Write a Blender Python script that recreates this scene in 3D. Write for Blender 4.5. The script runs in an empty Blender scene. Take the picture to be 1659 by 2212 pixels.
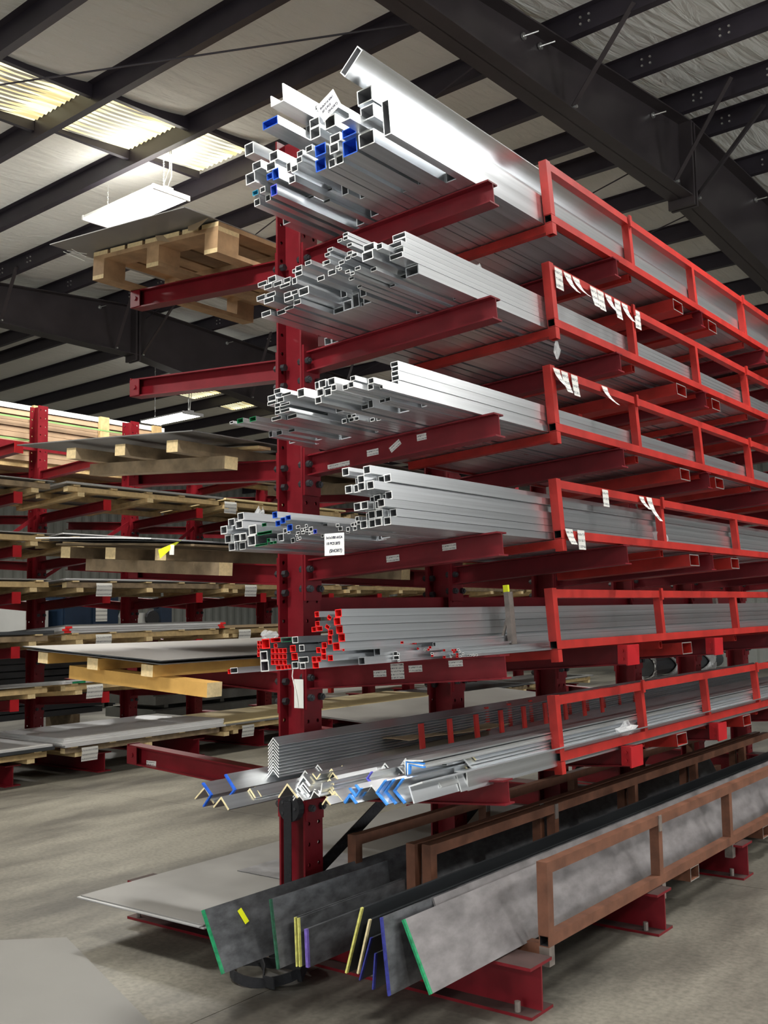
import bpy, math, random
from mathutils import Matrix, Vector
random.seed(7)
SC = bpy.context.scene
COL = SC.collection
# ---------------------------------------------------------------- camera
cam = bpy.data.cameras.new('camera')
cam.sensor_fit = 'HORIZONTAL'; cam.sensor_width = 36.0
cam.lens = 36.0 * 2250.0 / 1659.0
cam.clip_start = 0.05; cam.clip_end = 200
camo = bpy.data.objects.new('camera', cam); COL.objects.link(camo)
Rr = ((0.79868841, 0.06792889, 0.59789839), (0.60155396, -0.06510937, -0.79617436), (-0.01515445, 0.99556338, -0.09286499))
camo.matrix_world = Matrix.Translation((0, 0, 1.55)) @ Matrix(Rr).to_4x4()
SC.camera = camo
# ---------------------------------------------------------------- world, exposure
wd = bpy.data.worlds.new('dim_hall_air'); SC.world = wd; wd.use_nodes = True
wd.node_tree.nodes['Background'].inputs[0].default_value = (0.85, 0.9, 1.0, 1)
wd.node_tree.nodes['Background'].inputs[1].default_value = 0.02
SC.view_settings.view_transform = 'Standard'; SC.view_settings.look = 'None'
SC.view_settings.gamma = 1.0; SC.view_settings.use_curve_mapping = False
SC.view_settings.exposure = 0.38
# ---------------------------------------------------------------- hall lamps: LED high-bay fixtures on a regular grid under the roof
EP = Vector((0.99759298, -0.06934149, 0)); EQ = Vector((0.06934149, 0.99759298, 0))   # building axes: purlin direction, rafter direction
def bp(p, q, z): return EP * p + EQ * q + Vector((0, 0, z))
BROT = math.atan2(EP.y, EP.x)
LAMPS = [(-9.06, 6.46, 5.86, 150.0), (-15.5, 11.9, 5.14, 150.0), (-2.7, 0.6, 5.5, 150.0), (3.7, 0.6, 5.5, 150.0), (3.7, 6.46, 5.86, 150.0), (-9.06, 0.6, 5.5, 150.0),
         (-15.5, 6.46, 5.86, 150.0), (-2.7, -5.2, 5.2, 150.0), (3.7, -5.2, 5.2, 150.0), (3.7, 11.9, 5.5, 150.0), (-9.06, 17.13, 4.8, 150.0), (-15.5, 17.13, 4.8, 150.0), (-1.2, 6.281, 5.86, 150.0)]
for (p_, q_, z_, e_) in LAMPS:
    ld = bpy.data.lights.new('high_bay_lamp', 'AREA'); ld.shape = 'RECTANGLE'; ld.size = 1.2; ld.size_y = 0.4
    ld.energy = e_; ld.color = (1.0, 0.985, 0.95); ld.spread = math.radians(165)
    lo = bpy.data.objects.new('high_bay_lamp', ld); COL.objects.link(lo)
    lo.location = bp(p_, q_, z_ - 0.012); lo.rotation_euler = (0, 0, BROT)
    ud = bpy.data.lights.new('added_ceiling_fill', 'AREA'); ud.shape = 'RECTANGLE'; ud.size = 1.2; ud.size_y = 0.4  # added upward fill that brightens the ceiling, stronger at the unseen fixtures
    ud.energy = e_ * (0.03 if p_ < -5 else 0.30); ud.color = (1.0, 0.98, 0.94); uo = bpy.data.objects.new('added_ceiling_fill', ud); COL.objects.link(uo)
    uo.location = bp(p_, q_, z_ + 0.085); uo.rotation_euler = (math.pi, 0, BROT)
# daylight falling through the skylight strips
for (p_, q_, z_) in [(-8.43, q2, 6.03 + 0.07 * (q2 - 4)) for q2 in (1.33, 2.43, 3.53, 4.63, 5.73, 6.75)] + [(-17.7, 14.2, 6.0), (-17.7, 15.3, 5.9)]:
    ld = bpy.data.lights.new('skylight_daylight', 'AREA'); ld.shape = 'RECTANGLE'; ld.size = 0.9; ld.size_y = 0.9; ld.energy = 45.0; ld.color = (1.0, 0.95, 0.82)
    lo = bpy.data.objects.new('skylight_daylight', ld); COL.objects.link(lo); lo.location = bp(p_, q_, z_ + 0.08); lo.rotation_euler = (0, 0, BROT)
# added fill light, set in unseen invented doorways behind and right of the viewer
for (p_, q_, rz_, e_) in ((13.8, 3.5, math.pi / 2, 190.0), (13.8, 12.5, math.pi / 2, 190.0), (-1.0, -11.3, 0.0, 190.0)):
    ld = bpy.data.lights.new('added_door_fill', 'AREA'); ld.shape = 'RECTANGLE'; ld.size = 4.2; ld.size_y = 4.4; ld.energy = e_; ld.color = (0.93, 0.97, 1.0)
    lo = bpy.data.objects.new('added_door_fill', ld); COL.objects.link(lo); lo.location = bp(p_, q_, 2.25); lo.rotation_euler = (math.pi / 2, 0, rz_ + BROT)
# ---------------------------------------------------------------- materials
def new_mat(name):
    m = bpy.data.materials.new(name); m.use_nodes = True
    nt = m.node_tree; b = nt.nodes['Principled BSDF']; return m, nt, b
MATS = {}
def mat(name, col, rough=0.5, metal=0.0, var=0.12, scale=(6, 6, 6), bump=0.0, rvar=0.08, rnd=0.0, detail=4, emit=0):
    if name in MATS: return MATS[name]
    m, nt, b = new_mat(name); N = nt.nodes; L = nt.links
    tc = N.new('ShaderNodeTexCoord'); mp = N.new('ShaderNodeMapping'); mp.inputs['Scale'].default_value = scale
    L.new(tc.outputs['Object'], mp.inputs['Vector'])
    nz = N.new('ShaderNodeTexNoise'); nz.inputs['Scale'].default_value = 1.0; nz.inputs['Detail'].default_value = detail; nz.inputs['Roughness'].default_value = 0.6
    L.new(mp.outputs[0], nz.inputs['Vector'])
    cr = N.new('ShaderNodeValToRGB')
    cr.color_ramp.elements[0].position = 0.3; cr.color_ramp.elements[1].position = 0.7
    cr.color_ramp.elements[0].color = tuple(c * (1 - var) for c in col) + (1,)
    cr.color_ramp.elements[1].color = tuple(min(1, c * (1 + var)) for c in col) + (1,)
    L.new(nz.outputs['Fac'], cr.inputs['Fac'])
    out = cr.outputs[0]
    if rnd:
        oi = N.new('ShaderNodeObjectInfo'); mr = N.new('ShaderNodeMapRange')
        mr.inputs['To Min'].default_value = 1 - rnd; mr.inputs['To Max'].default_value = 1 + rnd * 0.5
        L.new(oi.outputs['Random'], mr.inputs['Value'])
        vm = N.new('ShaderNodeVectorMath'); vm.operation = 'SCALE'
        L.new(out, vm.inputs[0]); L.new(mr.outputs[0], vm.inputs['Scale']); out = vm.outputs[0]
    L.new(out, b.inputs['Base Color'])
    b.inputs['Metallic'].default_value = metal
    if not metal: b.inputs['Specular IOR Level'].default_value = 0.35
    r = N.new('ShaderNodeMapRange'); r.inputs['To Min'].default_value = max(0.03, rough - rvar); r.inputs['To Max'].default_value = min(1, rough + rvar)
    L.new(nz.outputs['Fac'], r.inputs['Value']); L.new(r.outputs[0], b.inputs['Roughness'])
    if bump:
        bn = N.new('ShaderNodeBump'); bn.inputs['Strength'].default_value = bump; bn.inputs['Distance'].default_value = 0.01
        L.new(nz.outputs['Fac'], bn.inputs['Height']); L.new(bn.outputs[0], b.inputs['Normal'])
    MATS[name] = m; return m
alu = mat('mill_aluminium', (0.79, 0.815, 0.84), 0.30, 0.95, 0.10, (34, 0.22, 34), 0.008, 0.07, rnd=0.10)
alu_end = mat('saw_cut_aluminium', (0.92, 0.92, 0.90), 0.55, 0.6, 0.05, (60, 60, 60))
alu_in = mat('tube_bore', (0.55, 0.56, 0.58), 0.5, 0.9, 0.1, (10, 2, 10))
p_blue = mat('blue_end_paint', (0.02, 0.10, 0.52), 0.5, 0, 0.25, (40, 40, 40))
p_sky = mat('sky_blue_end_paint', (0.05, 0.25, 0.70), 0.5, 0, 0.25, (40, 40, 40))
p_vio = mat('violet_end_paint', (0.10, 0.10, 0.55), 0.5, 0, 0.25, (40, 40, 40))
p_teal = mat('teal_end_paint', (0.03, 0.28, 0.42), 0.5, 0, 0.25, (40, 40, 40))
p_green = mat('green_end_paint', (0.01, 0.16, 0.06), 0.5, 0, 0.25, (40, 40, 40))
p_red = mat('red_end_paint', (0.75, 0.02, 0.02), 0.5, 0, 0.3, (40, 40, 40))
p_tan = mat('cream_end_paint', (0.70, 0.60, 0.35), 0.5, 0, 0.2, (40, 40, 40))
p_yel = mat('yellow_edge_paint', (0.60, 0.58, 0.16), 0.5, 0, 0.3, (40, 40, 40))
p_pur = mat('purple_edge_paint', (0.15, 0.10, 0.38), 0.5, 0, 0.3, (40, 40, 40))
p_grn2 = mat('bright_green_edge_paint', (0.015, 0.22, 0.09), 0.5, 0, 0.45, (40, 40, 40))
p_dark = mat('dark_grey_end', (0.16, 0.14, 0.16), 0.5, 0.3, 0.2, (40, 40, 40))
red = mat('crimson_rack_paint', (0.145, 0.0055, 0.0105), 0.42, 0, 0.18, (7, 7, 7), 0.05, 0.1)
redb = mat('bright_red_cradle_paint', (0.34, 0.016, 0.011), 0.48, 0, 0.22, (9, 9, 9), 0.06, 0.1)
brown = mat('rusty_brown_cradle_paint', (0.145, 0.060, 0.034), 0.6, 0, 0.3, (11, 11, 11), 0.12, 0.12)
rawst = mat('raw_steel_foot', (0.20, 0.17, 0.15), 0.55, 0.4, 0.3, (20, 20, 20))
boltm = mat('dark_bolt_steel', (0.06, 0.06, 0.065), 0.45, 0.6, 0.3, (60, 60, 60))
zinc = mat('zinc_bolt', (0.75, 0.75, 0.72), 0.35, 0.9, 0.1, (60, 60, 60))
steel = mat('mill_scale_steel', (0.115, 0.118, 0.125), 0.44, 0.4, 0.45, (26, 12, 26), 0.04, 0.12, detail=8)
steel2 = mat('pickled_steel_plate', (0.21, 0.195, 0.195), 0.45, 0.3, 0.28, (16, 7, 16), 0.04, 0.12, detail=8)
dsteel = mat('dark_oiled_steel_bar', (0.055, 0.060, 0.065), 0.42, 0.4, 0.3, (6, 1, 6))
galv = mat('bright_sheet_aluminium', (0.78, 0.78, 0.78), 0.38, 0.5, 0.06, (3, 3, 3), rnd=0.12)
gsheet = mat('grey_sheet_steel', (0.24, 0.235, 0.225), 0.45, 0.4, 0.14, (2.5, 2.5, 2.5), 0.02, rnd=0.15)
pine = mat('pale_pine_lumber', (0.52, 0.37, 0.18), 0.72, 0, 0.22, (14, 14, 14), 0.15, 0.08, rnd=0.22)
oldw = mat('weathered_lumber', (0.26, 0.19, 0.115), 0.8, 0, 0.35, (10, 10, 10), 0.2, 0.08, rnd=0.2)
wend = mat('sawn_lumber_end', (0.68, 0.52, 0.28), 0.75, 0, 0.15, (60, 60, 60))
orange = mat('orange_treated_lumber', (0.60, 0.34, 0.09), 0.65, 0, 0.18, (6, 6, 6), 0.1, rnd=0.1)
palw = mat('pallet_board_wood', (0.42, 0.26, 0.135), 0.75, 0, 0.25, (9, 9, 9), 0.15, rnd=0.25)
paper = mat('white_paper', (0.80, 0.80, 0.74), 0.7, 0, 0.03, (5, 5, 5))
kraft = mat('kraft_paper', (0.33, 0.235, 0.14), 0.8, 0, 0.1, (9, 9, 9), 0.1)
cardb = mat('pale_cardboard', (0.62, 0.50, 0.27), 0.8, 0, 0.08, (6, 6, 6))
black = mat('black_webbing', (0.012, 0.012, 0.014), 0.7, 0, 0.3, (60, 60, 60), 0.2)
purl = mat('dark_primer_purlin', (0.036, 0.030, 0.040), 0.42, 0, 0.2, (3, 3, 3), 0, 0.08)
raft = mat('dark_primer_rafter', (0.047, 0.039, 0.041), 0.36, 0, 0.2, (2, 2, 2), 0, 0.06)
yellowtag = mat('fluorescent_yellow_tag', (0.80, 0.85, 0.02), 0.6, 0, 0.05, (9, 9, 9))
white = mat('white_enamel', (0.80, 0.80, 0.80), 0.4, 0, 0.03, (4, 4, 4))
navy = mat('navy_machine_enamel', (0.010, 0.022, 0.045), 0.4, 0, 0.2, (4, 4, 4))
tealm = mat('pale_green_machine_enamel', (0.25, 0.38, 0.33), 0.45, 0, 0.1, (4, 4, 4))
darkm = mat('black_rubber', (0.015, 0.015, 0.017), 0.6, 0, 0.2, (9, 9, 9))
greyw = mat('grey_painted_panel', (0.45, 0.45, 0.43), 0.6, 0, 0.06, (2, 2, 2))
ink = mat('marker_ink', (0.02, 0.02, 0.05), 0.8, 0, 0.05, (9, 9, 9))
def emis(name, col, st):
    m, nt, b = new_mat(name)
    b.inputs['Base Color'].default_value = (0.9, 0.9, 0.9, 1); b.inputs['Emission Color'].default_value = col + (1,); b.inputs['Emission Strength'].default_value = st
    return m
led = emis('led_diffuser', (1.0, 0.98, 0.93), 14)
def print_mat(name, rows, axis='Z'):
    """white label stock with rows of small dark illegible print"""
    m, nt, b = new_mat(name); N = nt.nodes; L = nt.links
    tc = N.new('ShaderNodeTexCoord'); sp = N.new('ShaderNodeSeparateXYZ'); L.new(tc.outputs['Generated'], sp.inputs[0])
    a = N.new('ShaderNodeMath'); a.operation = 'MULTIPLY'; a.inputs[1].default_value = rows; L.new(sp.outputs['Z'], a.inputs[0])
    f = N.new('ShaderNodeMath'); f.operation = 'FRACT'; L.new(a.outputs[0], f.inputs[0])
    g = N.new('ShaderNodeMath'); g.operation = 'COMPARE'; g.inputs[1].default_value = 0.5; g.inputs[2].default_value = 0.2; L.new(f.outputs[0], g.inputs[0])
    nz = N.new('ShaderNodeTexNoise'); nz.inputs['Scale'].default_value = 330; L.new(tc.outputs['Object'], nz.inputs['Vector'])
    gt = N.new('ShaderNodeMath'); gt.operation = 'GREATER_THAN'; gt.inputs[1].default_value = 0.5; L.new(nz.outputs['Fac'], gt.inputs[0])
    mu = N.new('ShaderNodeMath'); mu.operation = 'MULTIPLY'; L.new(g.outputs[0], mu.inputs[0]); L.new(gt.outputs[0], mu.inputs[1])
    mx = N.new('ShaderNodeMix'); mx.data_type = 'RGBA'; mx.inputs[6].default_value = (0.62, 0.61, 0.57, 1); mx.inputs[7].default_value = (0.10, 0.10, 0.11, 1)
    L.new(mu.outputs[0], mx.inputs[0]); L.new(mx.outputs[2], b.inputs['Base Color']); b.inputs['Roughness'].default_value = 0.6
    return m
label_m = print_mat('printed_label', 2.2); label4 = print_mat('printed_label_rows', 5.2); tagp = print_mat('printed_tag', 3.2)
def concrete():
    m, nt, b = new_mat('stained_concrete'); N = nt.nodes; L = nt.links
    tc = N.new('ShaderNodeTexCoord')
    n1 = N.new('ShaderNodeTexNoise'); n1.inputs['Scale'].default_value = 1.1; n1.inputs['Detail'].default_value = 9; n1.inputs['Roughness'].default_value = 0.65
    mp = N.new('ShaderNodeMapping'); mp.inputs['Scale'].default_value = (1.0, 0.35, 1); mp.inputs['Rotation'].default_value = (0, 0, 0.9)
    L.new(tc.outputs['Object'], mp.inputs['Vector']); L.new(mp.outputs[0], n1.inputs['Vector'])
    n2 = N.new('ShaderNodeTexNoise'); n2.inputs['Scale'].default_value = 40; n2.inputs['Detail'].default_value = 6; L.new(tc.outputs['Object'], n2.inputs['Vector'])
    c1 = N.new('ShaderNodeValToRGB'); e = c1.color_ramp.elements
    e[0].position = 0.40; e[0].color = (0.055, 0.050, 0.041, 1); e[1].position = 0.60; e[1].color = (0.175, 0.163, 0.132, 1)
    L.new(n1.outputs['Fac'], c1.inputs['Fac'])
    c2 = N.new('ShaderNodeValToRGB'); e = c2.color_ramp.elements
    e[0].position = 0.33; e[0].color = (0.78, 0.78, 0.78, 1); e[1].position = 0.60; e[1].color = (1.1, 1.1, 1.1, 1)
    L.new(n2.outputs['Fac'], c2.inputs['Fac'])
    mx = N.new('ShaderNodeMix'); mx.data_type = 'RGBA'; mx.blend_type = 'MULTIPLY'; mx.inputs[0].default_value = 1
    L.new(c1.outputs[0], mx.inputs[6]); L.new(c2.outputs[0], mx.inputs[7]); L.new(mx.outputs[2], b.inputs['Base Color'])
    rr = N.new('ShaderNodeMapRange'); rr.inputs['To Min'].default_value = 0.4; rr.inputs['To Max'].default_value = 0.62
    L.new(n1.outputs['Fac'], rr.inputs['Value']); L.new(rr.outputs[0], b.inputs['Roughness'])
    bn = N.new('ShaderNodeBump'); bn.inputs['Strength'].default_value = 0.06; L.new(n2.outputs['Fac'], bn.inputs['Height']); L.new(bn.outputs[0], b.inputs['Normal'])
    return m
def insulation():
    m, nt, b = new_mat('white_vinyl_insulation'); N = nt.nodes; L = nt.links
    tc = N.new('ShaderNodeTexCoord'); mp = N.new('ShaderNodeMapping'); mp.inputs['Scale'].default_value = (3.2, 0.5, 1)
    L.new(tc.outputs['Object'], mp.inputs['Vector'])
    nz = N.new('ShaderNodeTexNoise'); nz.inputs['Scale'].default_value = 3.0; nz.inputs['Detail'].default_value = 5; nz.inputs['Distortion'].default_value = 0.6
    L.new(mp.outputs[0], nz.inputs['Vector'])
    bn = N.new('ShaderNodeBump'); bn.inputs['Strength'].default_value = 0.7; bn.inputs['Distance'].default_value = 0.06
    L.new(nz.outputs['Fac'], bn.inputs['Height']); L.new(bn.outputs[0], b.inputs['Normal'])
    b.inputs['Base Color'].default_value = (0.78, 0.785, 0.745, 1); b.inputs['Roughness'].default_value = 0.85
    return m
def skylight():
    m, nt, b = new_mat('corrugated_skylight'); N = nt.nodes; L = nt.links
    tc = N.new('ShaderNodeTexCoord'); mp = N.new('ShaderNodeMapping'); mp.inputs['Scale'].default_value = (22, 1.3, 1)
    L.new(tc.outputs['Object'], mp.inputs['Vector'])
    nz = N.new('ShaderNodeTexNoise'); nz.inputs['Scale'].default_value = 1.0; nz.inputs['Detail'].default_value = 7; L.new(mp.outputs[0], nz.inputs['Vector'])
    cr = N.new('ShaderNodeValToRGB'); e = cr.color_ramp.elements
    e[0].position = 0.38; e[0].color = (0.52, 0.42, 0.18, 1); e[1].position = 0.52; e[1].color = (1.0, 0.93, 0.56, 1)
    L.new(nz.outputs['Fac'], cr.inputs['Fac']); L.new(cr.outputs[0], b.inputs['Emission Color']); b.inputs['Emission Strength'].default_value = 1.15
    b.inputs['Base Color'].default_value = (0.6, 0.55, 0.4, 1)
    return m
conc = concrete(); insul = insulation(); skym = skylight()
def ridged(name, col, n, dark):
    m, nt, b = new_mat(name); N = nt.nodes; L = nt.links
    tc = N.new('ShaderNodeTexCoord'); nz = N.new('ShaderNodeTexNoise'); nz.inputs['Scale'].default_value = 5; nz.inputs['Detail'].default_value = 5
    L.new(tc.outputs['Object'], nz.inputs['Vector'])
    cr = N.new('ShaderNodeValToRGB'); cr.color_ramp.elements[0].color = tuple(c * dark for c in col) + (1,); cr.color_ramp.elements[1].color = col + (1,)
    L.new(nz.outputs['Fac'], cr.inputs['Fac']); L.new(cr.outputs[0], b.inputs['Base Color']); b.inputs['Roughness'].default_value = 0.6
    return m
walls = ridged('ribbed_wall_panel', (0.30, 0.31, 0.285), 8, 0.8)
def clear_wrap():
    m, nt, b = new_mat('crumpled_clear_film')
    b.inputs['Base Color'].default_value = (0.92, 0.93, 0.93, 1); b.inputs['Roughness'].default_value = 0.15
    b.inputs['Alpha'].default_value = 0.28
    return m
wrap = clear_wrap()
# ---------------------------------------------------------------- mesh helpers
class MB:
    def __init__(s): s.v = []; s.f = []; s.m = []
    def quad(s, pts, mi=0):
        n = len(s.v); s.v += [tuple(p) for p in pts]; s.f.append(tuple(range(n, n + len(pts)))); s.m.append(mi)
    def box(s, lo, hi, mi=0, M=None):
        x0, y0, z0 = lo; x1, y1, z1 = hi
        P = [Vector(p) for p in ((x0, y0, z0), (x1, y0, z0), (x1, y1, z0), (x0, y1, z0), (x0, y0, z1), (x1, y0, z1), (x1, y1, z1), (x0, y1, z1))]
        if M: P = [M @ p for p in P]
        n = len(s.v); s.v += [tuple(p) for p in P]
        for f in ((0, 3, 2, 1), (4, 5, 6, 7), (0, 1, 5, 4), (1, 2, 6, 5), (2, 3, 7, 6), (3, 0, 4, 7)):
            s.f.append(tuple(n + i for i in f)); s.m.append(mi)
        return s
    def boxe(s, lo, hi, ax, mi=0, me=1):
        """box whose two end faces along axis ax take material me"""
        k = len(s.f); s.box(lo, hi, mi)
        for i in {0: (3, 5), 1: (2, 4), 2: (0, 1)}[ax]: s.m[k + i] = me
        return s
    def prism(s, prof, A, B, mi=0, me=None, up=(0, 0, 1)):
        """extrude 2-D profile (list of (a,b), CCW) from point A to B; a is the side direction, b is up"""
        A = Vector(A); B = Vector(B); d = (B - A).normalized(); u = Vector(up)
        sd = d.cross(u).normalized(); u = sd.cross(d).normalized(); n = len(s.v); k = len(prof)
        for P in (A, B):
            for a, b in prof: s.v.append(tuple(P + sd * a + u * b))
        for i in range(k):
            j = (i + 1) % k; s.f.append((n + i, n + j, n + k + j, n + k + i)); s.m.append(mi)
        me = mi if me is None else me
        s.f.append(tuple(n + i for i in range(k - 1, -1, -1))); s.m.append(me)
        s.f.append(tuple(n + k + i for i in range(k))); s.m.append(me)
        return s
    def cyl(s, A, B, r, n=8, mi=0):
        return s.prism([(r * math.cos(2 * math.pi * i / n), r * math.sin(2 * math.pi * i / n)) for i in range(n)], A, B, mi, up=(0.31, 0.17, 0.93))
    def tube(s, pts, r, n=6, mi=0):
        P = [Vector(p) for p in pts]; base = len(s.v)
        for i, p in enumerate(P):
            d = (P[min(i + 1, len(P) - 1)] - P[max(i - 1, 0)]).normalized()
            a = d.cross(Vector((0.3, 0.2, 0.93))).normalized(); b = a.cross(d)
            for j in range(n):
                t = 2 * math.pi * j / n; s.v.append(tuple(p + a * (r * math.cos(t)) + b * (r * math.sin(t))))
        for i in range(len(P) - 1):
            for j in range(n):
                s.f.append((base + i * n + j, base + i * n + (j + 1) % n, base + (i + 1) * n + (j + 1) % n, base + (i + 1) * n + j)); s.m.append(mi)
        s.f.append(tuple(base + j for j in range(n))); s.m.append(mi)
        s.f.append(tuple(base + (len(P) - 1) * n + j for j in range(n - 1, -1, -1))); s.m.append(mi)
        return s
    def htube(s, A, B, w, h, t, mi=0, up=(0, 0, 1), me=None, mb=None, bore=0.06):
        """hollow rectangular tube from A to B, width w, height h, wall t, open ends; me = end ring material, mb = bore material near the ends"""
        A = Vector(A); B = Vector(B); d = (B - A).normalized(); u = Vector(up); sd = d.cross(u).normalized(); u = sd.cross(d).normalized()
        me = mi if me is None else me; mb = me if mb is None else mb
        L = (B - A).length; n = len(s.v)
        o = [(-w / 2, -h / 2), (w / 2, -h / 2), (w / 2, h / 2), (-w / 2, h / 2)]
        i_ = [(-w / 2 + t, -h / 2 + t), (w / 2 - t, -h / 2 + t), (w / 2 - t, h / 2 - t), (-w / 2 + t, h / 2 - t)]
        bo = min(bore, L * 0.4)
        for P, pr in ((A, o), (B, o), (A, i_), (A + d * bo, i_), (B, i_)):
            for a, b in pr: s.v.append(tuple(P + sd * a + u * b))
        for k in range(4):
            j = (k + 1) % 4
            s.f.append((n + k, n + j, n + 4 + j, n + 4 + k)); s.m.append(mi)
            s.f.append((n + k, n + 8 + k, n + 8 + j, n + j)); s.m.append(me)
            s.f.append((n + 8 + k, n + 12 + k, n + 12 + j, n + 8 + j)); s.m.append(mb)
            s.f.append((n + 12 + k, n + 16 + k, n + 16 + j, n + 12 + j)); s.m.append(mi)
            s.f.append((n + 4 + k, n + 4 + j, n + 16 + j, n + 16 + k)); s.m.append(me)
        return s
    def ibeam(s, A, B, w, h, tf, tw, mi=0, me=None):
        p = [(-w / 2, 0), (w / 2, 0), (w / 2, tf), (tw / 2, tf), (tw / 2, h - tf), (w / 2, h - tf), (w / 2, h), (-w / 2, h), (-w / 2, h - tf), (-tw / 2, h - tf), (-tw / 2, tf), (-w / 2, tf)]
        A = Vector(A); B = Vector(B); d = (B - A).normalized(); sd = d.cross(Vector((0, 0, 1))).normalized(); u = sd.cross(d).normalized()
        n = len(s.v); k = 12; me = mi if me is None else me
        for P in (A, B):
            for a, b in p: s.v.append(tuple(P + sd * a + u * b))
        for i in range(k):
            j = (i + 1) % k; s.f.append((n + i, n + j, n + k + j, n + k + i)); s.m.append(mi)
        for o in (0, k):
            for q in ((0, 1, 2, 11), (11, 2, 3, 10), (10, 3, 4, 9), (9, 4, 5, 8), (8, 5, 6, 7)):
                s.f.append(tuple(n + o + i for i in q)); s.m.append(me)
        return s
    def mesh(s, name, mats):
        me = bpy.data.meshes.new(name); me.from_pydata(s.v, [], s.f)
        for m in (mats if isinstance(mats, (list, tuple)) else [mats]): me.materials.append(m)
        me.polygons.foreach_set('material_index', s.m); me.update()
        import bmesh
        b = bmesh.new(); b.from_mesh(me); bmesh.ops.recalc_face_normals(b, faces=b.faces); b.to_mesh(me); b.free()
        return me
    def build(s, name, mats, parent=None, M=None, smooth=False):
        me = s.mesh(name, mats)
        if smooth: me.polygons.foreach_set('use_smooth', [True] * len(me.polygons))
        return link(name, me, parent, M)
def link(name, me, parent=None, M=None):
    o = bpy.data.objects.new(name, me); COL.objects.link(o)
    if parent: o.parent = parent
    if M is not None: o.matrix_local = M
    return o
def tag(o, label, cat, group=None):
    o['label'] = label; o['category'] = cat
    if group: o['group'] = group
    return o
def empty(name, label, cat, M=None, group=None):
    o = bpy.data.objects.new(name, None); COL.objects.link(o); o.empty_display_size = 0.1
    if M is not None: o.matrix_world = M
    return tag(o, label, cat, group)
def struct(o):
    o['kind'] = 'structure'; return o
def T(x, y, z): return Matrix.Translation((x, y, z))
def RZ(a): return Matrix.Rotation(a, 4, 'Z')
def RX(a): return Matrix.Rotation(a, 4, 'X')
def RY(a): return Matrix.Rotation(a, 4, 'Y')
ORD = ['zeroth', 'first', 'second', 'third', 'fourth', 'fifth', 'sixth', 'seventh', 'eighth', 'ninth', 'tenth', '11th', '12th', '13th', '14th', '15th', '16th', '17th', '18th', '19th', '20th']
def ordn(n):
    if n < len(ORD): return ORD[n]
    return '%d%s' % (n, 'th' if 10 <= n % 100 <= 20 else {1: 'st', 2: 'nd', 3: 'rd'}.get(n % 10, 'th'))

# ================================================================ SETTING
# floor: concrete slabs with sawn joints
floor = struct(MB().box((-36, -14, -0.2), (16, 36, -0.012)).build('floor', mat('joint_filler', (0.05, 0.045, 0.04), 0.9)))
xs = [-36] + [-3.07 + 4.57 * i for i in range(-7, 4)] + [16]; ys = [-14] + [5.9 + 4.57 * i for i in range(-4, 7)] + [36]
for a, b in zip(xs, xs[1:]):
    for c, d in zip(ys, ys[1:]):
        if b - a < 0.1 or d - c < 0.1: continue
        MB().box((a + 0.002, c + 0.002, -0.012), (b - 0.002, d - 0.002, 0)).build('slab', conc, floor)
BM = RZ(BROT)
def Hb(q): return 1.55 + (4.917 - 0.07 * (9.581 - q) if q < 9.93 else 4.925 - 0.0833 * (q - 10.27))
PQ = [9.581 - 1.1 * i for i in range(0, 20)][::-1] + [10.27, 11.365, 12.54, 13.68, 14.83, 15.98, 17.13, 18.28, 19.43, 20.58, 21.73, 22.88, 24.03, 25.2]
PQ = [q for q in PQ if q > -11.5]
P0, P1 = -26.0, 14.0
# roof insulation, sagging a little between the purlins
mb = MB(); rows = []
qs = []
for a, b in zip(PQ, PQ[1:]):
    for i in range(5): qs.append((a + (b - a) * i / 5, i))
qs.append((PQ[-1], 0))
nx = 14
for q, i in qs:
    sag = 0.035 * math.sin(math.pi * i / 5)
    for j in range(nx + 1): mb.v.append((P0 + (P1 - P0) * j / nx, q, Hb(q) + 0.205 - sag))
for r in range(len(qs) - 1):
    for j in range(nx):
        n = r * (nx + 1) + j; mb.f.append((n, n + 1, n + nx + 2, n + nx + 1)); mb.m.append(0)
ceiling = struct(mb.build('ceiling', insul, None, BM, smooth=True))
tilt = lambda q: math.atan(0.07 if q < 9.93 else -0.0833)
pm = MB()
for (lo, hi) in (((P0, -0.005, 0), (P1, 0.005, 0.2)), ((P0, 0.005, 0), (P1, 0.07, 0.006)), ((P0, -0.07, 0.194), (P1, -0.005, 0.2)), ((P0, 0.064, 0.006), (P1, 0.07, 0.024))): pm.box(lo, hi)
pme = pm.mesh('purlin', purl)
bolt_me = MB().cyl((0, -0.018, 0), (0, -0.004, 0), 0.011, 6).mesh('bolt', zinc)
for q in PQ:
    po = link('purlin', pme, ceiling, T(0, q, Hb(q)))
    if 3 < q < 14.5:
        for pr in (-4.41, -13.83):
            for dp in (0.28, 0.36, 1.02, 1.10):
                for dz in (0.07, 0.13): link('bolt', bolt_me, po, T(pr + dp, 0, dz))
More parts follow.
